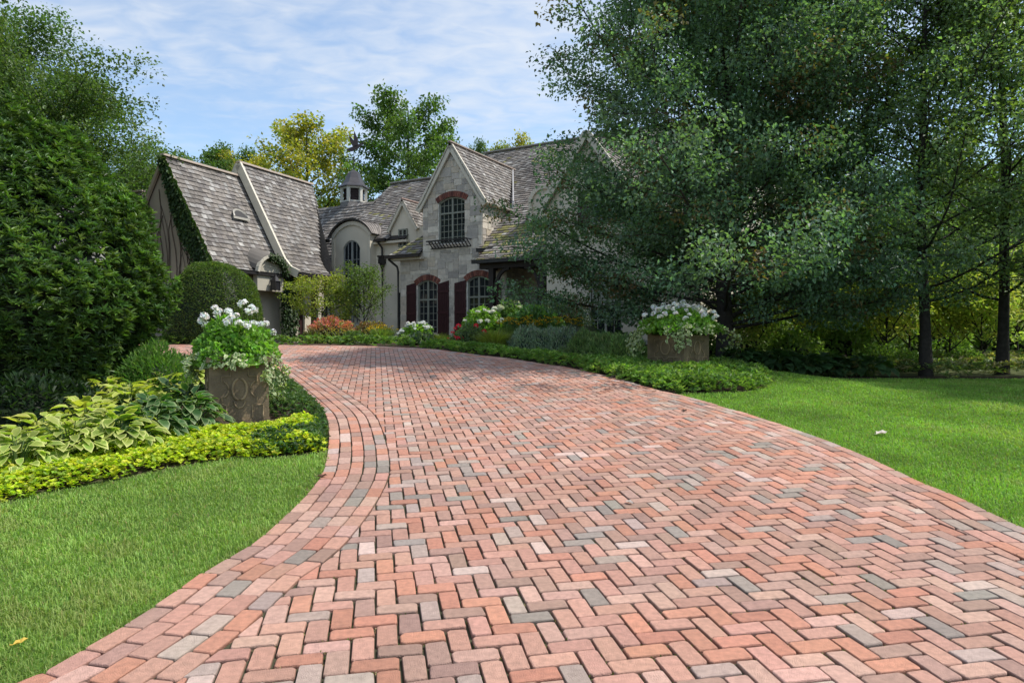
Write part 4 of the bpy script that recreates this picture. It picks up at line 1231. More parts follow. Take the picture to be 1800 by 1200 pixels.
def flowers(parent, keys, pts, r, smin=.85, smax=1.2, tilt=.4, name='flower_head'):
    for p in pts:
        o = bpy.data.objects.new(name, proto[keys[int(r.integers(len(keys)))]]); COL.objects.link(o)
        o.parent = parent; o.location = p; s_ = r.uniform(smin, smax); o.scale = (s_,)*3
        o.rotation_euler = (r.normal()*tilt, r.normal()*tilt, r.uniform(0, 6.28))

def geranium(loc, label, rx, ry, h, n, nfl, seed, base=(.19,.35,.06), fl=('umbel', 'umbel_b'), extra=.16, ls=.062, group=None, fr=(.1, .95), smin=.85, smax=1.25, cat='flowering plant', amp=.22):
    r = np.random.default_rng(seed)
    t = thing('geranium', label, cat, loc, 0, group)
    g = bush(rx, ry, h, n, ls, ls*.95, base, seed, 'mid', v=.4, amp=.22, outw=.7, upw=.55, lump=2.6, core=(.03, .06, .012), coref=.7, depth=.3)
    g.V[0][:, 2] = np.maximum(g.V[0][:, 2], -.03)
    build('foliage', g, M['leaf'], t)
    sg_ = G(); pts = []
    for i in range(nfl):
        a = r.uniform(0, 6.28); q = math.sqrt(r.uniform(*fr)); x, y = rx*q*math.cos(a), ry*q*math.sin(a)
        zz_ = h*math.sqrt(max(.05, 1-q*q*.9))*r.uniform(.95, 1.05)+extra*r.uniform(.2, 1.1)
        x *= 1+.12*r.random(); y *= 1+.12*r.random()
        sg_.tube([(x*.75, y*.75, zz_-extra-.1), (x*.9, y*.9, zz_-extra*.5), (x, y, zz_)], .0045, 5, (.16, .26, .06)); pts.append((x, y, zz_))
    build('stems', sg_, M['leaf'], t)
    flowers(t, fl, pts, r, smin, smax)
    return t
geranium((PLX-.02, PLY, PLZ+.62), 'lush white geranium filling the left planter', .43, .42, .50, 4600, 26, 41, extra=.2, ls=.05, smin=.6, smax=.95)
geranium((PRX, PRY, PRZ+.6), 'white geranium filling the right planter', .68, .60, .40, 5000, 44, 42, extra=.15, ls=.052, smin=.6, smax=1.0)
def trailing_ivy(loc, label, starts, seed, rxy, n=10):
    r = np.random.default_rng(seed)
    t = thing('trailing_ivy', label, 'ivy', loc, 0, None)
    sg_ = G(); lg = G()
    P = []; A = []
    for az, ln, outw in starts:
        for k in range(n):
            a = az+r.normal()*.22; L_ = ln*r.uniform(.4, 1.0); d = np.array([math.cos(a), math.sin(a)])
            mxx = rxy/max(abs(d[0]), abs(d[1]))
            p0 = np.array([*(d*mxx*.75), .02]); p1 = np.array([*(d*(mxx+.05)), .05]); p2 = np.array([*(d*(mxx+.05+outw*r.uniform(.5, 1))), -L_*.4]); p3 = np.array([*(d*(mxx+.03+outw*r.uniform(.2, 1.1))), -L_])
            pts = spline([p0, p1, p2, p3], 5); sg_.tube(pts, .003, 4, (.12, .14, .05))
            m = int(8+L_*34); ii = r.uniform(.1, 1, m)*(len(pts)-1)
            q = np.stack([np.interp(ii, np.arange(len(pts)), pts[:, c]) for c in range(3)], -1)
            P.append(q+r.normal(size=q.shape)*.014); A.append(np.tile([d[0], d[1], .2], (m, 1)))
    P = np.vstack(P); A = np.vstack(A); m = len(P)
    D = np.array([0, 0, -.5])+A*.5+rdir(m, r)*.9; Nn = A+np.array([0, 0, .5])+rdir(m, r)*.5
    ed = np.tile(np.array([[.58, .60, .40]]), (m, 1))*(1+(r.random((m, 1))-.5)*.3)
    leaves(lg, P, D, Nn, .05*(1+r.normal(size=m)*.2), .045, 'hi', tint(m, (.10, .2, .04), .3, (.4, .45, .22), .2, r), ed)
    build('stems', sg_, M['leaf'], t); build('foliage', lg, M['leaf'], t)
trailing_ivy((PLX, PLY, PLZ+.69), 'variegated ivy trailing over the rim of the left planter', [(-1.2, .09, .05), (-.3, .42, .08), (.1, .5, .2), (-1.8, .1, .05), (-2.6, .24, .1), (3.3, .26, .14)], 51, .31, 7)
trailing_ivy((PRX, PRY, PRZ+.68), 'white edged ivy spilling down the corner of the right planter', [(-1.62, .52, .1), (-1.85, .3, .1), (-.2, .42, .5), (3.1, .5, .34), (3.4, .45, .3), (-1.1, .15, .08)], 52, .50, 8)

# ------------------------------------------------------------------ groundcovers
def cover(name, label, polys, dens, hgt, L_, W_, k, el, base, seed, v=.3, alt=None, pa=0., edge=None, tm='mid', lift=.0, scb=1.6, mname='leaf', skip=None, up_=.9):
    r = np.random.default_rng(seed); pts = []
    for poly in polys:
        P = np.array(poly); x0, y0 = P.min(0); x1, y1 = P.max(0)
        n = int((x1-x0)*(y1-y0)*dens); q = np.column_stack([r.uniform(x0, x1, n), r.uniform(y0, y1, n)])
        pts.append(q[pip(q, poly)])
    q = np.vstack(pts)
    # soft outline: distance to the outlines lowers the plants
    dm = np.full(len(q), 9.)
    for poly in polys:
        E = resample(np.vstack([np.array(poly), np.array(poly)[:1]]), .06)
        dd = np.full(len(q), 9.)
        for c0 in range(0, len(q), 4000):
            dd[c0:c0+4000] = np.sqrt(((q[c0:c0+4000, None]-E[None])**2).sum(-1)).min(1)
        inside = pip(q, poly)
        dm = np.where(inside & (dm > 8), dd, np.where(inside, np.maximum(dm, dd), dm))
    nb = np.array([mnoise.noise(Vector((p[0]*scb, p[1]*scb, seed))) + .5*mnoise.noise(Vector((p[0]*scb*3.3, p[1]*scb*3.3, seed+2))) for p in q])
    top = hgt*(.55+.45*np.clip(dm/.16, 0, 1))*(1+.35*nb)
    eg = np.clip(1-dm/.14, 0, 1)
    z = zt(q[:, 0], q[:, 1]) + lift + top*(1-(.55+.4*eg)*r.random(len(q))**(2.2-1.5*eg))
    P = np.column_stack([q, z])
    if skip is not None: P = P[~skip(P)]
    g = G()
    A = np.tile([0, 0, up_], (len(P), 1))+rdir(len(P), r)*.42
    whorls(g, P, A, k, L_, W_, el, tm, base, v, edge=edge, r=r, alt=alt, pa=pa, off=L_*.5)
    return build(name, g, M[mname], kind='stuff', label=label, category='ground cover')
i0 = int(np.argmin(np.linalg.norm(RE-RB[0], axis=1))); i1 = int(np.argmin(np.linalg.norm(RE-np.array([-2.3, 15.75]), axis=1)))
seg = RE[i0:i1:5]; segN = offset_curve(RE, .06)[i0:i1:5]; segO = offset_curve(RE, .85)[i0:i1:5]
band = [tuple(p) for p in segN] + [tuple(p) for p in segO[::-1]]
tipp = [tuple(p) for p in RB] + [(3.9, 12.3), (2.6, 12.7), (1.4, 12.9), (1.2, 11.6), tuple(segN[2])]
def skipR(P): 
    d = np.array([math.cos(R(42)), math.sin(R(42))]); q = P[:, :2]-np.array([PRX, PRY]); u, v_ = q @ d, q @ np.array([-d[1], d[0]])
    return (np.abs(u) < .39) & (np.abs(v_) < .39)
cover('pachysandra', 'low glossy green pachysandra edging the right side of the driveway', [band, tipp], 300, .16, .066, .028, 7, 1.05, (.15,.26,.06), 61, alt=(.26,.37,.09), pa=.35, skip=skipR, v=.4)
far_band = [(-2.3,15.8),(-2.4,16.9),(-6,17.6),(-10,17.7),(-10,17.15),(-6,16.95),(-3.6,16.5)]
cover('bed_edging', 'low dark green leafy edging along the far end of the driveway', [far_band], 130, .22, .08, .04, 6, 1.1, (.1,.18,.045), 62, alt=(.18,.26,.07), pa=.3)
cover('creeping_jenny', 'bright yellow green creeping ground cover bordering the left lawn', [JLO+JHI[::-1]], 2600, .12, .026, .024, 5, 1.1, (.50,.54,.045), 63, alt=(.26,.36,.04), pa=.3, scb=3., v=.4)
vin1 = [tuple(up(*p)) for p in [(418,792),(440,772),(500,765),(540,762),(548,740),(572,742),(577,768),(573,792),(520,800),(450,803)]]
cover('vinca', 'dark green vinca at the driveway end of the yellow ground cover', [vin1], 1100, .11, .04, .022, 5, .9, (.055,.11,.035), 64, v=.4, alt=(.12,.2,.05), pa=.15, lift=.02)
dk = [tuple(up(*p)) for p in [(468,735),(545,738),(571,734),(557,716),(525,688),(492,660),(470,650),(440,648),(430,700)]]
cover('groundcover_ivy', 'grey green low ground cover between the left planter and the brick edge', [dk], 1000, .16, .035, .02, 6, .9, (.075,.135,.05), 65, v=.4, alt=(.14,.21,.08), pa=.25)

cover('undergrowth', 'leafy undergrowth on the ground among the trees behind the right lawn', [[(5.2,13.2),(9,13.0),(12.5,13.2),(18,14.2),(22,19),(12,19.5),(7,17.5)]], 34, .24, .11, .06, 5, 1.15, (.14,.19,.07), 66, alt=(.25,.24,.11), pa=.35, v=.5)
# ------------------------------------------------------------------ hostas
def hosta_g(seed, base, edge, n=100, L_=.13, W_=.086, rad=.31, h=.33):
    r = np.random.default_rng(seed); g = G()
    q = np.sqrt(r.random(n)); az = r.random(n)*6.283
    dirv = np.stack([np.cos(az), np.sin(az), 0*az], -1)
    P = dirv*(rad*q)[:, None]; P[:, 2] = h*(1-.62*q**2)*r.uniform(.75, 1.1, n)
    D = dirv*(.55+.5*q)[:, None]+np.array([0, 0, .34])-np.array([0, 0, .8])*(q**1.5)[:, None]+rdir(n, r)*.32
    Nn = np.array([0, 0, 1.])+dirv*(.5*q)[:, None]+rdir(n, r)*.3
    c = tint(n, base, .3, r=r); e = np.array(edge)[None]*(1+(r.random((n, 1))-.5)*.4)
    sc = 1+r.normal(size=n)*.16
    leaves(g, P, D, Nn, L_*sc, W_*sc, 'hosta', c, e)
    sg_ = G()
    for p in P[::3]: sg_.tube([(p[0]*.15, p[1]*.15, -.03), (p[0]*.6, p[1]*.6, p[2]*.7), tuple(p)], .005, 4, (.13, .2, .05))
    return g, sg_
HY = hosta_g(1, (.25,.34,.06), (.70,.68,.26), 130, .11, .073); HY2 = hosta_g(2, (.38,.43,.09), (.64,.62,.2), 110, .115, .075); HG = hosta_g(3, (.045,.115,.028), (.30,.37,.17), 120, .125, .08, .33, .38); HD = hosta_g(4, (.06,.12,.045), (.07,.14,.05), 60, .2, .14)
def hosta(gs_, loc, label, rz=0, sc=1, group=None):
    t = thing('hosta', label, 'hosta', loc, rz, group, sc); build('foliage', gs_[0], M['leaf'], t, smooth=True); build('stems', gs_[1], M['leaf'], t); return t
hl = [(HY, 30, 838, 'yellow edged hosta at the far left edge above the yellow ground cover'), (HY, 125, 815, 'yellow edged hosta second from the left in the front row'), (HY, 205, 800, 'yellow edged hosta in the front row left of the dark green hosta'),
      (HY2, 70, 800, 'yellow hosta behind the front row at the far left'), (HY2, 150, 768, 'yellow hosta in the middle of the left bed'), (HY2, 225, 742, 'yellow hosta behind the dark green hosta'), (HY2, 190, 716, 'yellow hosta at the dark hedge side of the bed'),
      (HY2, 285, 712, 'pale yellow hosta left of the planter and behind the green clump'), (HY2, 335, 690, 'pale yellow hosta touching the back left of the planter'), (HY2, 255, 690, 'yellow hosta below the fluffy green mound'),
      (HG, 262, 782, 'dark green hosta with pale edges nearest the lawn'), (HG, 330, 764, 'dark green pale edged hosta beside the left planter'), (HG, 305, 742, 'dark green pale edged hosta behind the one nearest the lawn')]
for i, (gs_, px, py, lb) in enumerate(hl):
    p = up(px, py); hosta(gs_, (p[0], p[1], Z(*p)), lb, i*1.3, 1.05 if gs_ is HG else .98+.08*(i % 3), 'variegated hostas in the left bed')

# ------------------------------------------------------------------ bed shrubs and flowers
def shrub(name, label, cat, px, Y, rx, h, n, L_, W_, base, seed, mname='leaf', ry=None, group=None, x=None, **k):
    X = (px-CX)/F_PX*Y if x is None else x
    t = thing(name, label, cat, (X, Y, Z(X, Y)-.03), 0, group)
    build('foliage', bush(rx, ry or rx, h, n, L_, W_, base, seed, **k), M[mname], t)
    return t
def recolor(o, zlo, zhi, col, p=.8, seed=0):
    """tips of the foliage take another colour with height"""
    me = [c for c in o.children if c.name.startswith('foliage')][0].data
    n = len(me.vertices); co_ = np.empty(n*3, np.float32); me.vertices.foreach_get('co', co_); z = co_.reshape(-1, 3)[:, 2]
    c = np.empty(n*4, np.float32); me.attributes['tint'].data.foreach_get('color', c); c = c.reshape(-1, 4)
    blk = np.arange(n)//6; r = np.random.default_rng(seed); rv = r.random(blk.max()+1)[blk]
    f = (sstep(zlo, zhi, z)*(rv < p))[:, None]*(c[:, :3].sum(1) > .06)[:, None]
    c[:, :3] = c[:, :3]*(1-f)+np.array(col)*f*(.7+.6*rv[:, None]); me.attributes['tint'].data.foreach_set('color', c.ravel())
o = shrub('barberry', 'rounded shrub with pinkish red leaf tips at the far end of the driveway', 'shrub', 582, 19, .76, .72, 2600, .075, .05, (.24,.25,.09), 71, tm='mid', v=.5); recolor(o, .3, .55, (.62, .17, .16), .65)
o = shrub('spirea', 'bronze orange shrub beside the small green tree', 'shrub', 652, 19.4, .62, .64, 2000, .06, .04, (.22,.22,.07), 72, tm='mid', v=.5); recolor(o, .2, .5, (.22, .10, .045), .6)
shrub('green_clump', 'plain green low clump between the red and bronze shrubs', 'shrub', 622, 17.9, .42, .34, 900, .07, .03, (.09,.15,.04), 73, tm='mid')
def tuft_plant(name, label, cat, px, Y, rx, h, n, base, seed, w=.008, fl=None, nfl=0, fh=0, group=None, alt=None, arch=.5, mname='grass', smin=.9, smax=1.2):
    X = (px-CX)/F_PX*Y; r = np.random.default_rng(seed)
    t = thing(name, label, cat, (X, Y, Z(X, Y)-.02), 0, group)
    q = np.sqrt(r.random(n)); az = r.random(n)*6.283; d = np.stack([np.cos(az), np.sin(az), 0*az], -1); s_ = np.stack([-np.sin(az), np.cos(az), 0*az], -1)
    b = d*(rx*.55*q)[:, None]; H_ = h*r.uniform(.6, 1.08, n)*(1-.25*q); ar = arch*rx*(.35+q)*r.uniform(.5, 1.2, n)
    m = b+d*(ar*.35)[:, None]+np.array([0, 0, 1])*(H_*.62)[:, None]; tp_ = b+d*ar[:, None]+np.array([0, 0, 1])*H_[:, None]
    V = np.stack([b-s_*w/2, b+s_*w/2, m+s_*w*.45, tp_, m-s_*w*.45], 1); g = G(); k = np.arange(n)[:, None]*5
    g.add(V.reshape(-1, 3), [k+np.array([[0, 1, 2, 4]]), k+np.array([[4, 2, 3]])], np.repeat(tint(n, base, .35, alt, .25 if alt else 0, r), 5, 0))
    build('foliage', g, M[mname], t)
    if fl:
        sg_ = G(); pts = []
        for i in range(nfl):
            a = r.uniform(0, 6.28); qq = math.sqrt(r.random()); x, y = rx*qq*math.cos(a), rx*qq*math.sin(a); z_ = fh*r.uniform(.8, 1.1)*(1-.15*qq)
            sg_.tube([(x*.6, y*.6, .05), (x, y, z_)], .005, 4, (.1, .16, .05)); pts.append((x, y, z_))
        build('stems', sg_, M['leaf'], t); flowers(t, fl, pts, r, smin, smax, .35)
    return t
dz = 'black eyed susans in the beds'
for i, (px, Y, rx, lb) in enumerate([(893, 17.2, .34, 'yellow black eyed susans above the yellow grass clump'), (930, 17.8, .34, 'yellow black eyed susans in front of the big dark green shrub'), (966, 17.6, .34, 'yellow black eyed susans behind the left part of the lavender'), (1003, 17.3, .34, 'yellow black eyed susans at the right end of the row near the sedum'), (672, 18.4, .42, 'orange yellow flowers below the bronze shrub')]):
    o = tuft_plant('black_eyed_susan', lb, 'flowering plant', px, Y, rx, .58, 420, (.17,.24,.07), 80+i, .022, ('daisy',), 34, .74 if i < 4 else .52, dz, smin=1.1, smax=1.6)
geranium(gp(733, 18.3), 'white flowering mound at the end of the driveway', .46, .42, .52, 1500, 34, 91, (.2,.34,.06), ls=.075, extra=.08, cat='flowering plant', smin=.7, smax=1.05)
shrub('hosta_patch', 'dark leafy clump below the white flowering mound', 'shrub', 742, 17.3, .5, .26, 420, .13, .09, (.06,.1,.055), 92, tm='mid', alt=(.2,.24,.17), pa=.2)
tuft_plant('fountain_grass', 'small yellow green grass tuft right of the white mound', 'grass clump', 778, 17.2, .3, .36, 500, (.2,.24,.05), 93)
o = geranium(gp(826, 16.9), 'shrub rose with red flowers beside the driveway', .46, .4, .5, 1500, 9, 94, (.12,.18,.075), ('rose',), .06, .05, cat='rose shrub', smin=.7, smax=1.15)
o = geranium(gp(803, 16.4), 'small rose with red flowers left of the larger rose shrub', .2, .2, .3, 380, 5, 95, (.12,.18,.075), ('rose',), .05, .05, cat='rose shrub', smin=.7, smax=1.15)
geranium(gp(850, 19.2), 'bright green hydrangea with white flower heads below the window', .66, .5, .95, 2000, 18, 96, (.2,.34,.06), ('whiteball',), .06, .09, cat='hydrangea', smin=.65, smax=.95)
geranium(gp(893, 20.5), 'taller hydrangea with pale green flower heads by the porch post', .62, .5, 1.25, 2000, 12, 97, (.13,.22,.07), ('ball',), .06, .1, cat='hydrangea', smin=.8, smax=1.1)
shrub('viburnum', 'broad dark green shrub in front of the porch', 'shrub', 938, 19.4, 1.0, 1.08, 3400, .11, .08, (.11,.21,.08), 98, tm='mid', ry=.6)
shrub('yew', 'dark bushy yew left of the ground floor window', 'shrub', 988, 20.6, 1.0, 1.45, 7000, .06, .022, (.05,.085,.04), 99, ry=.7)
tuft_plant('golden_grass', 'yellow green fine grass clump beside the groundcover', 'grass clump', 870, 15.7, .5, .52, 1000, (.24,.27,.06), 101, .012, arch=.7)
for i, (px, Y, lb) in enumerate([(928, 15.3, 'grey blue lavender clump next to the golden grass'), (962, 15.0, 'grey blue lavender clump in the middle of the bed'), (994, 14.7, 'grey blue lavender clump beside the feathery green plant')]):
    shrub('lavender', lb, 'lavender', px, Y, .42, .52, 2600, .085, .016, (.27,.34,.27), 103+i, group='lavender clumps', alt=(.32,.36,.34), pa=.3, upw=1.3, amp=.32, core=(.05,.07,.05), v=.5)
for i, (px, Y, lb) in enumerate([(1032, 14.4, 'feathery green clump right of the lavender'), (1066, 13.9, 'feathery green clump in the middle before the brick base'), (1098, 13.3, 'feathery green clump just left of the right planter')]):
    shrub('amsonia', lb, 'leafy clump', px, Y, .46, .46, 2600, .10, .015, (.24,.34,.14), 107+i, group='feathery green clumps', alt=(.26,.33,.15), pa=.3, upw=1.5, amp=.32, core=(.04,.065,.03), v=.5)
for i, (px, Y, lb) in enumerate([(1004, 16.4, 'sedum with dull green flower heads at the end of the yellow flowers'), (1024, 15.9, 'sedum with dull green flower heads before the brick base')]):
    tuft_plant('sedum', lb, 'sedum', px, Y, .26, .3, 160, (.09,.13,.06), 111+i, .03, ('sedum',), 8, .46, 'sedum clumps', smin=1.1, smax=1.5)
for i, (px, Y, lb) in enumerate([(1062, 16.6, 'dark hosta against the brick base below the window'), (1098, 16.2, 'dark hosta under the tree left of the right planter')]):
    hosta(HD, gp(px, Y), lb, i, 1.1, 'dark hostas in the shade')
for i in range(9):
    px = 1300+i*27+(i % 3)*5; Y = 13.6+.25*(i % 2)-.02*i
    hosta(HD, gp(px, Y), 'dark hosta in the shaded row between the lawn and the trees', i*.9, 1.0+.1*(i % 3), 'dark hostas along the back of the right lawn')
# left bed
shrub('amsonia_mound', 'fluffy bright green mound left of the planter', 'shrub', 272, 8.7, .46, .72, 4600, .075, .012, (.13,.25,.06), 121, upw=1.0, v=.35, alt=(.2,.32,.09), pa=.3, core=(.03,.06,.02))
shrub('spirea_mound', 'pale yellow green low shrub below the fluffy mound', 'shrub', 236, 7.8, .36, .36, 1700, .045, .022, (.2,.27,.06), 122, tm='mid', v=.4)
shrub('small_yew', 'dark low shrub behind the left planter', 'shrub', 345, 9.6, .45, .5, 1500, .07, .03, (.05,.1,.035), 123, tm='mid')
# clipped topiary
t = thing('topiary', 'large clipped dome shaped yew hedge ball behind the left planter', 'topiary', (-7.95, 18.3, Z(-7.95, 18.3)-.05))
g = bush(1.14, 1.14, 2.2, 26000, .055, .024, (.085,.14,.032), 125, amp=.06, flatness=2.8, depth=.06, core=(.02,.035,.012), coref=.93, outw=.8, upw=.2, v=.5, alt=(.16,.21,.05), pa=.25)
build('foliage', g, M['leaf'], t)
# big shrub at the left
t = thing('viburnum_hedge', 'huge dense dark green evergreen shrub filling the left edge', 'shrub', (-6.25, 8.7, Z(-6.25, 8.7)))
g = bush(1.78, 1.8, 3.45, 13500, .085, .026, (.066,.13,.03), 126, 'mid', amp=.19, flatness=2.05, depth=.18, core=(.010,.018,.007), coref=.84, outw=.6, upw=.75, kwh=8, el=.85, v=.55, alt=(.13,.22,.04), pa=.35, lump=3.0, z0=.12, taper=.36)
build('foliage', g, M['shiny_leaf'], t)
g = G()
for k in range(7):
    a = k*.9; g.tube([(.3*math.cos(a), .3*math.sin(a), -.05), (.5*math.cos(a), .5*math.sin(a), .8), (1.1*math.cos(a), 1.1*math.sin(a), 2.2)], [.05, .04, .02], 6, (.05, .04, .032))
build('trunk', g, M['bark'], t)
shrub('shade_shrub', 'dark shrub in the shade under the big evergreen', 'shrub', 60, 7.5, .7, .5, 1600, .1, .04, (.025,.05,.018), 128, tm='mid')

# ------------------------------------------------------------------ trees
oval = lambda x: float(np.interp(x, [0, .12, .35, .65, .88, 1], [1.05, 1.07, .96, .58, .36, .14]))
rnd = lambda x: float(np.interp(x, [0, .2, .5, .8, 1], [.6, .92, 1, .78, .3]))
gA = grow(201, 11.6, .9, 3.95, oval, 92, 10, 4, 64, .078, .052, R(54), (.135,.22,.14), tr=.17, spread=.22, droop=.5, alt=(.15,.11,.05), pa=.07, v=.6, up0=R(10), limb=.2, fpow=1.25)
gB = grow(202, 11.0, 1.7, 2.9, oval, 56, 8, 4, 32, .074, .05, R(58), (.18,.265,.13), tr=.105, spread=.19, droop=.45, alt=(.14,.19,.05), pa=.2, v=.55, up0=R(20), limb=.2)
gl = 'row of tall dark trees right of the driveway'
def on(x, y): return (x, y, Z(x, y)-.05)
A = make_tree('linden_tree', 'tall dense dark tree behind the right planter hiding the end of the house', on(4.55, 14.7), gA, gl)
B = make_tree('linden_tree', 'tall tree with a bare dark trunk standing at the back edge of the lawn', on(8.2, 13.6), gB, gl)
dup(B, on(10.1, 14.0), 2.1, 'tall tree with grey trunk at the right edge of the photo', gl, (1, 1, 1.04))
dup(B, on(6.6, 17.6), 4.0, 'tall tree further back between the dense tree and the bare trunk', gl, (1.15, 1.15, 1.1))
dup(B, on(15.5, 24), 1.0, 'tall tree further back at the right edge', gl, (.8, .8, .7))
dup(A, on(12.9, 10.3), 5.2, 'tall tree just beyond the right edge whose shadow falls on the lawn', gl, (.8, .8, .85))
dup(A, on(10.5, 30), 3.0, 'broad dark tree far behind the tree with the bare trunk', gl, (.9, .9, .6))
# understorey shrubs in the sun
gS = grow(205, 2.7, .35, 1.25, rnd, 16, 5, 3, 16, .12, .08, R(50), (.32,.40,.10), tr=.03, spread=.15, droop=.3, tm='mid', alt=(.46,.48,.14), pa=.4)
us = [(1300, 16.2, .62, 'yellow green sapling beside the right planter'), (1560, 17.5, .95, 'sunlit leafy sapling left of the bare trunk'), (1600, 19.5, 1.1, 'sunlit leafy sapling right behind the bare trunk'), (1668, 18.4, .9, 'sunlit leafy sapling right of the bare trunk'), (1725, 17.2, .85, 'sunlit leafy sapling between the bare and the grey trunk'), (1790, 19.4, 1.15, 'sunlit leafy sapling at the right edge behind the grey trunk'), (1500, 20.5, 1.0, 'leafy sapling in the gap left of the bare trunk'), (1425, 18.5, .9, 'multi stemmed sapling in the deep shade')]
u0 = None
for i, (px, Y, s_, lb) in enumerate(us):
    p = gp(px, Y)
    if u0 is None: u0 = make_tree('understorey_sapling', lb, p, gS, 'saplings under the trees', scale=s_, cat='sapling', leafmat='sun_leaf')
    else: dup(u0, p, i*1.7, lb, 'saplings under the trees', s_)
gU = bush(1.0, .8, 1.0, 1500, .12, .075, (.18,.27,.075), 131, 'mid', core=(.015,.025,.01), coref=.6, depth=.45, amp=.3)
ub = [(1330, 17.8, 1.2, 'dark bush in the shade behind the right planter'), (1390, 16.8, 1.0, 'dark bush left of the shaded sapling'), (1470, 18.0, 1.1, 'dark bush right of the shaded sapling'), (1540, 16.2, .62, 'low bush at the lawn edge left of the bare trunk'), (1590, 15.6, .5, 'low dark bush touching the bare trunk'), (1640, 22, 1.3, 'green bush far behind the bare trunk'), (1700, 16.5, .5, 'low bush between the two visible trunks'), (1780, 23, 1.5, 'green bush far back at the right edge'), (1560, 26, 2.0, 'large bush far back left of the bare trunk'), (1690, 27, 2.0, 'large bush far back between the two trunks'), (1440, 25, 2.2, 'large dark bush far back in the shade'), (1230, 17.2, .8, 'dark bush by the brick base behind the right planter')]
u1 = None
for i, (px, Y, s_, lb) in enumerate(ub):
    p = gp(px, Y)
    if u1 is None:
        u1 = thing('understorey_bush', lb, 'bush', p, 0, 'bushes under the trees', s_); build('foliage', gU, M['leaf'], u1)
    else: dup(u1, p, i*1.3, lb, 'bushes under the trees', s_)
# dark wooden posts among the shrubs
for px, w_, h_, lb in ((1482, .055, .36, 'slim brown wooden post in the shade at the back of the lawn'), (1513, .075, .30, 'thicker reddish wooden post near the bare trunk')):
    p = gp(px, 15.0); g = G()
    g.box((-w_, -w_, -.1), (w_, w_, h_), (.16, .085, .05)); g.lathe([(w_*1.41, h_), (w_*1.2, h_+.03)], 4, (.13, .07, .045), rot=math.pi/4)
    build('wooden_post', g, M['wood'], None, p, label=lb, category='post')
# trees behind the house
gO = grow(211, 15.5, 4.0, 5.4, rnd, 26, 6, 3, 46, .25, .17, R(30), (.085,.15,.04), tr=.32, spread=.42, droop=.2, v=.5, alt=(.13,.2,.05), pa=.3, outw=.3, limb=.3)
gY = grow(212, 15.0, 4.2, 3.7, rnd, 24, 6, 3, 30, .24, .16, R(40), (.24,.26,.05), tr=.26, spread=.42, droop=.2, v=.45, alt=(.44,.37,.06), pa=.4, outw=.3, bare=3)
gL = grow(213, 13.5, 2.0, 5.6, rnd, 40, 8, 2, 190, .13, .085, R(26), (.10,.165,.055), tr=.3, spread=.46, droop=.3, v=.5, alt=(.13,.18,.055), pa=.3, outw=.3, limb=.3)
def far(px, Y, ztop, H, dzb=0): 
    x = (px-CX)/F_PX*Y; return (x, Y, ztop-H)
bk = 'trees behind the house'
T2 = make_tree('oak_tree', 'big green oak rising behind the house left of the stone gable', far(722, 45, 17.6, 15.7), gO, bk, .6, (.84, .84, 1.0))
T1 = make_tree('yellowing_tree', 'yellowing tree with bare upper twigs behind the garage roof', far(538, 46, 16.9, 15.2), gY, bk, .3)
dup(T2, far(425, 52, 15.2, 13.5), 2.0, 'yellow green tree low behind the garage ridge', bk, (.6, .6, .9))
dup(T1, far(440, 50, 15.3, 13.5), 1.2, 'smaller yellowing tree between the two garage ridges', bk, (.8, .8, .9))
dup(T2, far(350, 50, 15.8, 14), 4.0, 'dark green tree low behind the ivy gable', bk, (.75, .75, .9))
dup(T2, far(852, 55, 17.2, 15.5), 1.0, 'small treetop above the main ridge right of the stone gable', bk, (.42, .42, 1.0))
dup(T1, far(915, 56, 18.3, 15.8), 2.4, 'thin yellowish treetop above the main ridge near the dark tree', bk, (.7, .7, 1.05))
dup(T2, far(590, 60, 14, 13), 5.0, 'low green tree between the cupola and the yellowing tree', bk, (.7, .7, .85))
lk = 'tall oaks at the left'
O1 = make_tree('spreading_oak', 'tall spreading oak above the lower garage roof at the left', (-18.2, 25.5, 1.0), gL, lk, 0, (.92, .92, .86))
dup(O1, (-16.9, 18.5, .9), 2.2, 'taller oak at the upper left corner', lk, (.75, .75, .8))
dup(O1, (-16.6, 33, .9), 4.0, 'oak filling the gap beside the ivy gable', lk, (.7, .7, .68))
wd = 'woods beyond the right lawn'
for i, (x, y, s_, lb) in enumerate([(20, 30, .85, 'woodland tree beyond the trunks at the right'), (27, 33, .95, 'woodland tree far right beyond the saplings'), (14, 36, .9, 'woodland tree behind the dense dark tree'), (22, 44, 1.1, 'woodland tree deep behind the bare trunk'), (34, 42, 1.0, 'woodland tree farthest to the right'), (12, 48, 1.0, 'woodland tree farthest behind the house end')]):
    dup(O1 if i % 2 else T2, (x, y, Z(x, y)-.2), i*2.1, lb, wd, (s_, s_, s_*.62))
# small ornamental trees at the house
gM1 = grow(221, 2.5, .8, 1.25, lambda x: float(np.interp(x, [0, .4, .8, 1], [.75, 1, .9, .5])), 14, 5, 3, 20, .09, .05, R(28), (.26,.31,.06), tr=.04, spread=.13, droop=.25, tm='mid', alt=(.36,.37,.07), pa=.4)
gM2 = grow(222, 2.8, .7, 1.15, rnd, 16, 5, 3, 16, .085, .045, R(48), (.12,.18,.05), tr=.035, spread=.15, droop=.25, tm='mid', alt=(.13,.17,.04), pa=.3)
make_tree('ornamental_maple', 'small yellow green tree in front of the garage link', gp(566, 22.8), gM1, None, 0, .88)
make_tree('ornamental_maple', 'small darker green multi stemmed tree before the arched bay', gp(640, 22.6), gM2, None, 1, .86)
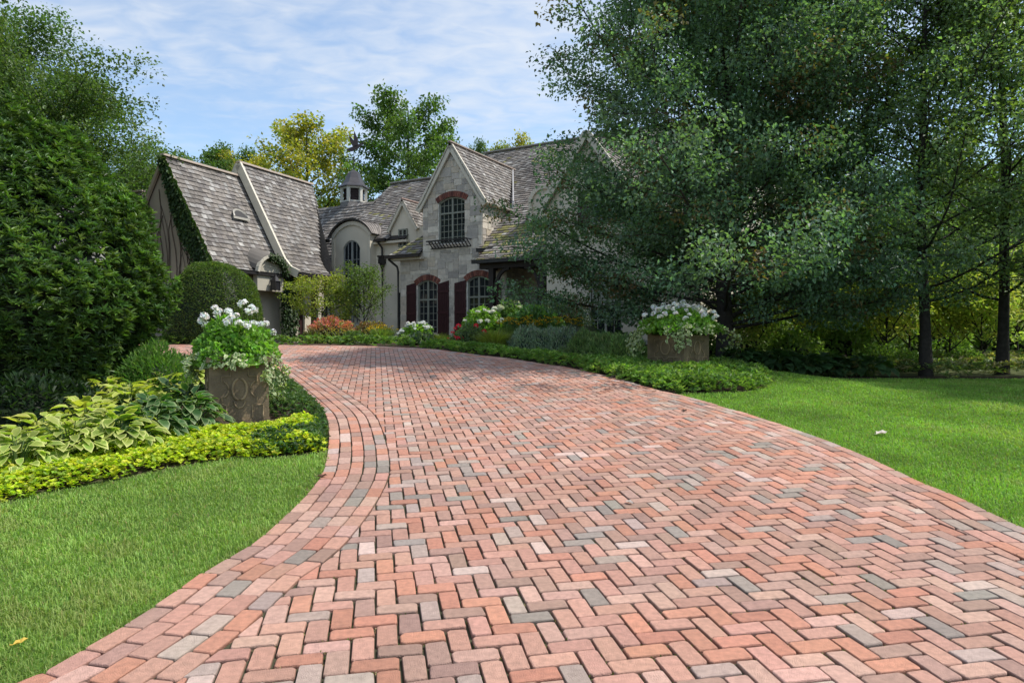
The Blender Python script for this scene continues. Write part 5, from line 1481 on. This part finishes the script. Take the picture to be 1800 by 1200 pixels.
# stems of the darker one
# ivy on the garage gable
iv = thing('climbing_ivy', 'dark green ivy climbing the right edge of the garage gable', 'ivy', BO, BR)
r = np.random.default_rng(231); n = 4200
t_ = r.random(n); wdt = np.interp(t_, [0, .15, .45, .7, 1], [.12, .22, .55, .7, .5])
u_ = r.random(n)**1.3*wdt
P = np.stack([2.2*t_-u_*.85, np.full(n, -3.6), 6.4-3.7*t_-u_*.25], -1)+r.normal(size=(n, 3))*np.array([.03, .03, .05])
n2_ = 900; t2 = r.random(n2_); P = np.vstack([P, np.stack([2.28*t2+.05, -3.55-.1*r.random(n2_), 6.5-3.75*t2+.04], -1)])
n = len(P); g = G(); leaves(g, P, np.array([0, -.3, -1.])+rdir(n, r)*.7, np.array([0, -1., .3])+rdir(n, r)*.5, .12*(1+r.normal(size=n)*.2), .1, 'mid', tint(n, (.04, .08, .025), .4, (.075, .12, .03), .3, r))
build('foliage', g, M['leaf'], iv)
g = G()
for k in range(30):
    x = r.uniform(-1.7, 1.6); top_ = r.uniform(3.0, 6.1-abs(x)*1.65); p = [(x, -3.47, 0)]
    for j in range(7): p.append((p[-1][0]+r.normal()*.12, -3.47, top_*(j+1)/7))
    g.tube(p, r.uniform(.008, .02), 4, (.07, .05, .038))
build('stems', g, M['bark'], iv)
iv2 = thing('climbing_ivy', 'dark ivy on the garage wall corner under the flared eave', 'ivy', BO, BR)
n = 1800; P = np.stack([np.full(n, 2.42), -.35+.75*r.random(n), 2.55*r.random(n)**.8], -1)+r.normal(size=(n, 3))*.05
g = G(); leaves(g, P, np.array([.2, 0, -1.])+rdir(n, r)*.7, np.array([1., 0, .3])+rdir(n, r)*.5, .11, .09, 'mid', tint(n, (.03, .06, .02), .4, (.06, .1, .03), .3, r)); build('foliage', g, M['leaf'], iv2)
n = 700; a_ = r.uniform(0, math.pi, n); P = np.stack([np.full(n, 2.62), -1.05+.62*np.cos(a_), 2.6+.55*np.sin(a_)], -1)+r.normal(size=(n, 3))*.07
P = P[(P[:, 1] > -1.25)]; n = len(P)
iv3 = thing('climbing_ivy', 'small ivy strand over the arched hood of the garage', 'ivy', BO, BR)
g = G(); leaves(g, P, np.array([.2, 0, -1.])+rdir(n, r)*.7, np.array([1., 0, .3])+rdir(n, r)*.5, .1, .08, 'mid', tint(n, (.05, .09, .025), .4, r=r)); build('foliage', g, M['leaf'], iv3)

# ------------------------------------------------------------------ fallen leaves
def fallen(px, py, L_, c, label, rz):
    p = up(px, py); g = G()
    T = [(-.5,0,.0),(-.2,.28,.16),(.1,.34,.1),(.3,.2,.22),(.5,.02,.1),(.25,-.24,.2),(-.05,-.3,.06),(-.25,-.2,.14)]
    V = [(x*L_*math.cos(rz)-y*L_*math.sin(rz), x*L_*math.sin(rz)+y*L_*math.cos(rz), z*L_+.006) for x, y, z in T]+[(0, 0, .05*L_)]
    g.add(V, [np.array([[i, (i+1) % 8, 8] for i in range(8)])], c)
    g.tube([V[0], (V[0][0]-.2*L_*math.cos(rz), V[0][1]-.2*L_*math.sin(rz), .01)], .002, 4, c)
    build('fallen_leaf', g, M['dry'], None, (p[0], p[1], Z(*p)+.014), label=label, category='leaf')
for a in [(1550,766,.15,(.62,.55,.48),'pale dry leaf lying on the right lawn',.4),(1203,725,.09,(.06,.04,.03),'dark curled leaf on the bricks near the right lawn',1.2),(1107,888,.07,(.5,.43,.38),'pale dry leaf on the bricks in mid driveway',2.),(566,842,.08,(.12,.06,.04),'brown leaf on the border bricks by the left lawn',.2),(36,1139,.055,(.6,.42,.08),'yellow leaf lying on the left lawn',1.),(1079,664,.12,(.5,.42,.34),'dry tan leaf at the groundcover edge beside the bricks',.8),(1022,652,.10,(.32,.22,.15),'brown leaf at the groundcover edge further up the driveway',2.2),(1150,690,.07,(.3,.2,.14),'small brown leaf on the bricks below the right planter',.1)]:
    fallen(*a)
